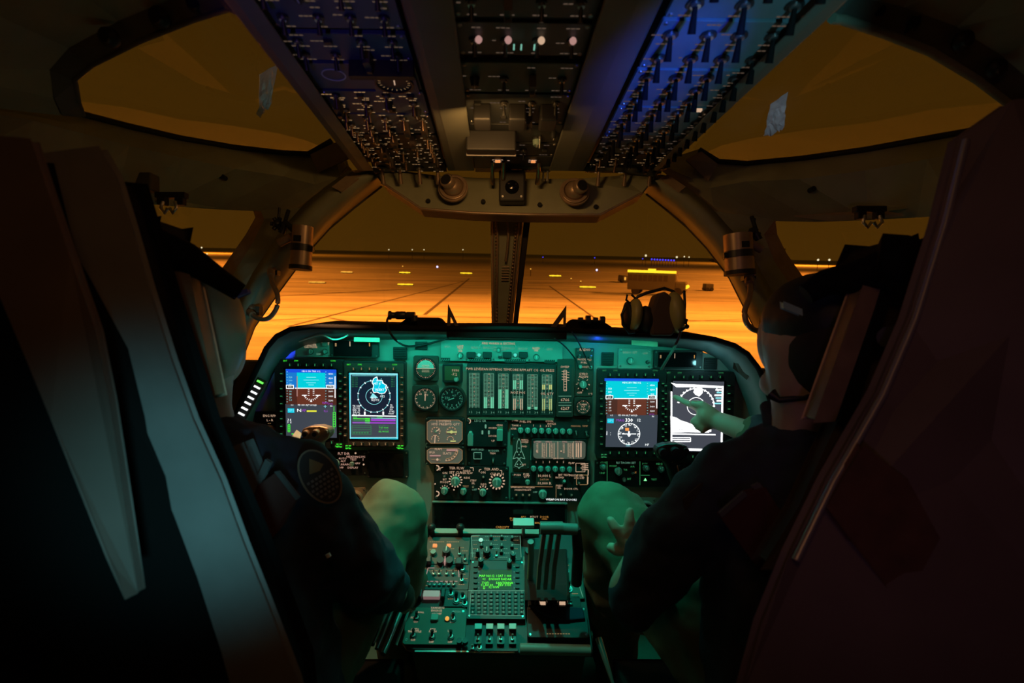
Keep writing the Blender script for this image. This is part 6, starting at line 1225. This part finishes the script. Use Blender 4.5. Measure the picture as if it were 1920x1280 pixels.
# ---- right seat occupant
body = blob('person', [
 [(1528,650,.86,.078),(1520,770,.87,.058),(1515,850,.88,.06),(1520,950,.88,.125),(1500,1150,.88,.13),(1490,1330,.92,.135)],
 [(1515,880,.88,.07),(1378,918,.90,.055),(1182,1106,.93,.038),(1200,1040,1.00,.026),(1188,1016,1.032,.024)],
 [(1515,880,.88,.07),(1640,900,.90,.06),(1590,900,1.05,.042),(1475,832,1.12,.036),(1392,806,1.22,.026),(1345,788,1.285,.022),(1325,778,1.30,.024)],
 [(1490,1330,.92,.12),(1330,1200,1.0,.075),(1142,962,1.20,.056),(1150,1150,1.34,.045),(1160,1290,1.42,.035)],
 # fingers resting on the knee
 [(1178,1018,1.030,.014),(1164,1006,1.022,.0120),(1154,990,1.022,.0105),(1145,975,1.030,.0092)],
 [(1187,1010,1.028,.014),(1182,995,1.018,.0120),(1180,976,1.020,.0105),(1181,959,1.028,.0092)],
 [(1198,1008,1.028,.014),(1206,992,1.016,.0115),(1213,979,1.016,.0105),(1220,967,1.022,.0095)],
 [(1206,1018,1.026,.012),(1219,1008,1.018,.0105),(1227,999,1.022,.0092)],
 [(1176,1028,1.028,.014),(1158,1032,1.028,.0115),(1146,1026,1.036,.0100)],
 # pointing hand
 [(1330,778,1.30,.015),(1306,764,1.32,.0095),(1286,754,1.34,.0088),(1266,744,1.362,.008)],
 [(1326,784,1.30,.014),(1308,784,1.32,.0095),(1300,790,1.315,.0088),(1308,794,1.305,.008)],
 [(1330,790,1.30,.013),(1314,794,1.315,.0092),(1308,800,1.31,.0085),(1316,802,1.30,.008)],
 [(1334,795,1.295,.012),(1322,802,1.305,.0088),(1318,807,1.30,.008)],
 [(1334,772,1.29,.014),(1316,758,1.30,.0105),(1300,756,1.315,.0095)]],
 .0052, SKIN, balls=[(1532,628,.86,.078,.098,.098),(1470,668,.80,.0,.0,.0)] [:1] + [(1452,668,.90,.014,.02,.03),(1478,640,.92,.05,.07,.05),(1478,720,.90,.045,.03,.05)], sm=3)
tag(body, 'person in the right seat, dark jacket and cap, pointing at the rightmost display', 'person')
def bp(p): return p
J = blob('jacket', [
 [(1512,850,.88,.080),(1520,950,.88,.150),(1500,1150,.88,.155),(1490,1330,.92,.160)],
 [(1512,890,.88,.10),(1375,918,.90,.076),(1280,990,.91,.066),(1188,1124,.93,.050),(1212,1074,.98,.034),(1216,1060,1.0,.026)],
 [(1512,890,.88,.10),(1640,900,.90,.085),(1590,900,1.05,.062),(1475,832,1.12,.052),(1428,818,1.18,.044)]], .008, JACK, parent=body, sm=3)
S_ = blob('flight_suit', [[(1490,1330,.92,.145),(1330,1200,1.0,.095),(1142,962,1.20,.072),(1148,1150,1.34,.062),(1160,1290,1.42,.05)], [(1428,818,1.175,.040),(1408,812,1.20,.036)]], .008, SUIT, parent=body)
blob('hair', [[(1556,640,.80,.03),(1556,690,.80,.03)]], .006, HAIR, parent=body, balls=[(1556,648,.835,.076,.095,.088)], sm=3)
hm = blob('cap', [[(1448,606,.90,.010),(1470,600,.89,.014),(1500,596,.88,.016)]], .005, BLACK, parent=body, balls=[(1545,600,.855,.090,.078,.105)], sm=4)
hs = blob('headset', [[(1560,540,.80,.010),(1575,600,.785,.011),(1570,650,.785,.018)]], .004, BLK2, parent=body, balls=[(1572,665,.79,.022,.040,.020)], sm=2)
capsule(body, 'microphone_boom', [(1560,700,.80),(1510,745,.82),(1462,750,.84),(1446,738,.85)], [.006, .005, .005, .010], BLK2)
capsule(body, 'collar', [(1438,760,.93),(1450,790,.90),(1480,812,.88),(1510,815,.86)], [.012, .018, .020, .02], JACK)
prism(body, 'shoulder_patch', [(1282,935,.86),(1318,905,.86),(1322,975,.86),(1288,978,.86)], .004, mat('dull_brown_patch', (.07, .05, .035), .8), .001)
# ---- left seat occupant
body = blob('person', [
 [(345,630,.86,.078),(365,770,.88,.055),(380,850,.88,.06),(400,950,.88,.12),(430,1150,.88,.13),(470,1330,.92,.135)],
 [(380,880,.88,.07),(556,912,.92,.055),(690,1080,.96,.040),(738,1110,1.08,.027),(750,1118,1.12,.024)],
 [(380,880,.88,.07),(250,920,.90,.055),(300,1050,1.02,.04),(420,1000,1.15,.03)],
 [(470,1330,.92,.12),(600,1190,1.02,.075),(742,966,1.20,.056),(750,1150,1.34,.045),(750,1290,1.42,.035)],
 [(752,1116,1.12,.013),(762,1118,1.135,.0105),(768,1124,1.14,.0095)],
 [(752,1122,1.12,.013),(764,1126,1.13,.0105),(768,1132,1.135,.0095)],
 [(750,1126,1.12,.012),(760,1134,1.125,.0095),(764,1140,1.13,.0088)],
 [(746,1128,1.12,.012),(754,1138,1.12,.009),(758,1144,1.125,.0085)],
 [(748,1108,1.12,.013),(760,1106,1.13,.010)]],
 .0056, SKIN, balls=[(345,612,.86,.080,.100,.098),(412,660,.93,.04,.06,.05)], sm=3)
tag(body, 'person in the left seat, dark jacket with an oval checkered shoulder patch', 'person')
blob('jacket', [
 [(382,850,.88,.080),(400,950,.88,.150),(430,1150,.88,.155),(470,1330,.92,.160)],
 [(382,890,.88,.10),(470,880,.90,.070),(556,912,.92,.076),(620,1000,.93,.070),(690,1080,.96,.060),(728,1104,1.05,.040)],
 [(382,890,.88,.10),(250,920,.90,.075),(300,1050,1.02,.055),(400,1010,1.12,.04)]], .008, JACK, parent=body, sm=3)
blob('flight_suit', [[(470,1330,.92,.145),(600,1190,1.02,.095),(738,968,1.20,.078),(748,1150,1.34,.062),(750,1290,1.42,.05)]], .008, SUIT, parent=body)
blob('glove', [[(742,1112,1.10,.032),(752,1118,1.12,.030),(764,1126,1.135,.018)]], .005, BLACK, parent=body, sm=3)
blob('helmet', [[(330,560,.86,.05),(340,600,.86,.06)]], .006, mat('olive_brown_helmet', (.24, .22, .15), .45), parent=body, balls=[(338,622,.86,.092,.125,.115)], sm=4)
patchdisc(body, 'ear_bolt', (370, 607, .765), .012, .012, 0, (0, .3, 0), BLACK)
M = body.matrix_world.inverted() @ Matrix.Translation(P(600, 893, .868)) @ (CR @ Matrix.Rotation(.55, 3, 'Z') @ Matrix.Rotation(.5, 3, 'Y')).to_4x4()
b = MB(M); E = lambda rx, ry: [(rx * math.cos(t), ry * math.sin(t)) for t in [math.pi * k / 16 for k in range(32)]]
b.poly(E(.029, .048), 0, .002, mat('patch_border', (.30, .28, .22), .8)); b.poly(E(.026, .045), .002, .0026, mat('patch_field', (.05, .055, .06), .8)); b.build('shoulder_patch', body)
b = MB(M); PK = mat('patch_grey', (.22, .24, .25), .8)
for i in range(-3, 4):
    for j in range(-5, 1):
        x, y = i * .0068 + (j % 2) * .0034, j * .0072
        if (x / .024) ** 2 + (y / .042) ** 2 < .85: b.rect(x - .0022, y - .002, x + .0022, y + .002, .0031, PK)
b.poly([(-.012, .012), (.0, .034), (.014, .014), (.004, .008)], .0028, .0034, mat('patch_tan', (.3, .24, .12), .8)); b.build('patch_embroidery', body)
capsule(body, 'white_tag', [(614,1038,.83),(617,1044,.83)], [.004, .004], mat('white_tag', (.9, .9, .9), .5, emit=(1, 1, 1), es=.0))
# ================================================================ OUTSIDE
def tarmac_mat():
    m = bpy.data.materials.new('stained_concrete_apron'); m.use_nodes = True; n = m.node_tree; b = n.nodes['Principled BSDF']
    t = n.nodes.new('ShaderNodeTexCoord'); mp = n.nodes.new('ShaderNodeMapping'); mp.inputs['Scale'].default_value = (.03, .16, 1)
    q = n.nodes.new('ShaderNodeTexNoise'); q.inputs['Scale'].default_value = 2.0; q.inputs['Detail'].default_value = 9; q.inputs['Roughness'].default_value = .65
    r = n.nodes.new('ShaderNodeValToRGB'); r.color_ramp.elements[0].position = .3; r.color_ramp.elements[1].position = .72
    r.color_ramp.elements[0].color = (.22, .21, .20, 1); r.color_ramp.elements[1].color = (.50, .48, .44, 1)
    n.links.new(t.outputs['Object'], mp.inputs[0]); n.links.new(mp.outputs[0], q.inputs['Vector']); n.links.new(q.outputs['Fac'], r.inputs[0]); n.links.new(r.outputs[0], b.inputs['Base Color'])
    b.inputs['Roughness'].default_value = .9; b.inputs['Specular IOR Level'].default_value = .2
    return m
TARM = tarmac_mat(); GRASS = mat('night_grass', (.30, .30, .14), .95, noise=.3, nscale=.03)
JOINT = mat('dark_tar_joint', (.07, .06, .055), .9); TAXI = mat('worn_taxi_paint', (.62, .56, .42), .8, noise=.2, nscale=1)
b = MB(); b.add([(-900, -60, 0), (900, -60, 0), (900, 330, 0), (-900, 330, 0)], [(0, 1, 2, 3)], TARM); b.build('ground_apron', None, structure=True)
b = MB(); b.add([(-2500, 330, -.02), (2500, 330, -.02), (2500, 2600, -.02), (-2500, 2600, -.02)], [(0, 1, 2, 3)], GRASS); b.build('ground_grass', None, structure=True)
def gline(x0, y0, x1, y1, w, mt, z=.01):
    a = G(x0, y0, z); c = G(x1, y1, z); d = (c - a); d.z = 0; n = Vector((-d.y, d.x, 0)).normalized() * w / 2
    return [a + n, a - n, c - n, c + n]
b = MB()
for q in ((380,496,1500,517,2.2), (380,526,922,530,.5), (980,533,1190,536,.4), (430,612,760,600,.12)): b.add(gline(*q, TAXI), [(0, 1, 2, 3)], TAXI)
b.build('ground_taxi_line', None, structure=True)
b = MB()
for x0, y0, x1, y1, w in ((430,587,1440,603,.10),(430,560,760,542,.25),(540,612,870,527,.12),(796,590,880,522,.14),(620,596,720,616,.12),(1030,536,1115,596,.10),(380,520,920,528,.5),(990,530,1180,528,.4),(430,604,620,594,.08),(1100,610,1440,596,.07),(1350,540,1440,548,.25),(380,545,915,551,.18),(980,556,1400,566,.14),(980,575,1430,583,.09),(980,540,1130,548,.2)):
    b.add(gline(x0, y0, x1, y1, w * 2.2, JOINT), [(0, 1, 2, 3)], JOINT)
b.build('ground_joints', None, structure=True)
# glowing marker bars
bars = [((566,505),22,'far row, leftmost by the arch'),((650,509),20,'far row, left of the post'),((594,528),28,'near row, leftmost'),((759,510),20,'far row, above the short near bar'),((760,532),28,'near row, left of the centre post'),((874,511),22,'far row, just left of the post'),((1041,516),22,'far row, just right of the centre post'),((1102,537),30,'near row, right of the centre post')]
for (x, y), wpx, lab in bars:
    c = G(x, y + 3); D = (c - CAM).length; W_ = wpx * D / F; H = 3.4 * D / F
    r = empty('marker_bar', c, 'low glowing marker bar on the apron, ' + lab, 'light', 'glowing marker bars on the apron')
    MB().box(0, .3, H * .2, W_, .5, H * .4, BLK2).build('base', r)
    lm = MB(); n = 5
    for k in range(n): lm.box((k - (n - 1) / 2) * W_ / n, 0, H * .65, W_ / n * .9, .35, H * (.5 + .15 * (k % 2)), E_ORL if x > 740 else E_ORD)
    lm.build('lamp_row', r)
# far lamps
def lamp(px, py, D, rpx, mt, lab, grp, gnd=True):
    c = P(px, py, D)
    if c.z < .3: c = G(px, py, .3); D = (c - CAM).length
    R = rpx * D / F
    r = empty('airfield_lamp', (c.x, c.y, 0), lab, 'lamp', grp)
    h = max(c.z, R)
    MB().cyl(0, 0, 0, max(.1, h - R), .05 + R * .15, BLK2, 6).build('pole', r); MB().ball((0, 0, h), R, mt, 8, 6).build('bulb', r)
for x, y in ((729,468),(773,468),(795,468),(868,468)): lamp(x, y, 300, 1.1, E_WP, 'faint white lamp on the horizon left of the centre post', 'faint white lamps left of the centre post')
lamp(820, 500, 150, 1.8, E_BWP, 'bright blue-white lamp on the apron left of the centre post', None)
lamp(1119, 506, 150, 1.8, E_BWP, 'bright blue-white lamp on the apron right of the centre post', None)
lamp(755, 499, 160, 1.0, E_ORD, 'tiny orange lamp behind the marker bars left of the centre post', None)
for x, y in ((1018,482),(1115,483),(1205,485)): lamp(x, y, 260, 1.1, E_BLP, 'dim blue lamp near the horizon right of the centre post', 'dim blue lamps right of the centre post')
lamp(1211, 479, 250, 2.0, E_WP, 'yellow-white lamp just above the row of blue lamps', None)
for k in range(9): lamp(1222 + k * 5.2, 486 + .25 * k, 250, 1.7, E_BLP, 'blue lamp in the tight row on the horizon beyond the bus', 'tight row of blue lamps beyond the bus')
for x, y, rr in ((1269,482,1.8),(1283,481,1.3),(1292,482,1.2)): lamp(x, y, 250, rr, E_WP, 'white lamp right of the row of blue lamps', 'white lamps right of the blue row')
for x, y in ((995,504),(1071,522),(1089,527),(1239,508)): lamp(x, y, 110, 1.2, E_ORD, 'tiny orange lamp on the apron around the bus', 'tiny orange lamps around the bus')
for x in (1534,1555,1577,1582,1594,1602,1612): lamp(x, 487, 220, 1.9, E_WP, 'white lamp in the row seen through the right side window', 'row of lamps through the right side window')
for x, y in ((378,464),(388,476),(382,490)): lamp(x, y, 200, 1.4, E_WP, 'white lamp seen through the left side window', 'lamps through the left side window')
# bus
c = G(1222, 552); D = (c - CAM).length; k = D / F
ang = math.radians(-24)
r = empty('crew_bus', Matrix.Translation(c) @ Matrix.Rotation(ang, 4, 'Z'), 'boxy crew bus with sodium light painted along its roof edge parked on the apron', 'bus')
BW = mat('dull_bus_paint', (.09, .085, .085), .6); BG = mat('bus_window_glass', (.05, .04, .03), .2)
L, Wd, H = 104 * k * .8, 2.6, 2.9
MB().box(0, 0, H * .56, L, Wd, H * .72, BW).box(L * .60, 0, H * .38, L * .22, Wd * .9, H * .38, BW).build('body', r, bev=.12)
for i in range(8): MB().box(-L * .44 + i * L * .105, -Wd / 2 - .02, H * .70, L * .085, .05, H * .24, BG).build('window', r)
MB().box(L * .505, 0, H * .7, .06, Wd * .85, H * .26, BG).build('windscreen', r)
MB().box(0, -Wd / 2 + .1, H * .96, L * 1.0, .5, .28, E_ORL).box(0, -Wd / 2 + .3, H * 1.03, L * .15, .6, .25, E_ORL).build('roof_glow', r, label='yellow sodium light falling on the roof edge, put in as glow')  # sodium light falling on the roof, put in as a glowing strip
for sx_ in (-.32, .55):
    for sy_ in (-1, 1): b = MB(Matrix.Rotation(math.pi / 2, 4, 'X')); b.cyl(sx_ * L, .5, -sy_ * Wd * .42 - .15, -sy_ * Wd * .42 + .15, .5, RUBB, 16); b.build('wheel', r)
for sy_ in (-1, 1): MB().ball((L * .72, sy_ * .8, H * .38), .22, E_ORL, 8, 6).build('headlamp', r)
MB().box(L * .52, 0, H * .42, .1, 1, .2, E_W).build('marker_lamp', r)
# cart and small van
c = G(1327, 545); k = (c - CAM).length / F
r = empty('baggage_cart', c, 'small dark cart standing alone right of the bus', 'cart'); MB().box(0, 0, 7 * k, 14 * k, 1.2, 11 * k, BW).build('body', r, bev=.05)
for s in (-1, 1):
    b = MB(Matrix.Rotation(math.pi / 2, 4, 'X')); b.cyl(s * 4 * k, .25, -.7, .7, .25, RUBB, 12); b.build('wheel', r)
c = G(1176, 531); k = (c - CAM).length / F
r = empty('utility_van', c, 'small pale van half hidden at the left end of the bus', 'van'); MB().box(0, 3, 7 * k, 12 * k, 4, 12 * k, BW).build('body', r, bev=.2); MB().box(-2 * k, .9, 8 * k, 3 * k, .1, 5 * k, E_ORD).build('tail_lamp', r)
for s in (-1, 1):
    b = MB(Matrix.Rotation(math.pi / 2, 4, 'X')); b.cyl(s * 4 * k, .3, -2.6, -2.2, .32, RUBB, 12); b.build('wheel', r)
# parked aircraft at the far right, low silhouette
AC = mat('dull_aircraft_grey', (.14, .13, .12), .6)
c = G(1400, 500); r = empty('parked_aircraft', Matrix.Translation(c) @ Matrix.Rotation(math.radians(8), 4, 'Z'), 'dark parked aircraft far off at the right edge of the windscreen', 'aircraft')
b = MB(Matrix.Rotation(math.pi / 2, 4, 'Y')); n = 14
b.tube([(-3, 0, z) for z in (-22, -20, -16, -8, 0, 8, 14, 20)], [.2, .9, 1.6, 2, 2, 2, 1.5, .3], AC, 14); b.build('fuselage', r)
MB().poly([(-6, 0), (4, 0), (12, 24), (7, 24)], 2.6, 3.1, AC).poly([(-6, 0), (4, 0), (12, -24), (7, -24)], 2.6, 3.1, AC).build('wing', r)
MB(Matrix.Rotation(math.pi / 2, 4, 'X')).poly([(12, 4), (19, 4), (22, 10), (18, 10)], -.2, .2, AC).build('tail_fin', r)
for x in (-14, 4): MB().cyl(x, 0, 0, 2.4, .25, BLK2, 10).build('landing_gear', r)
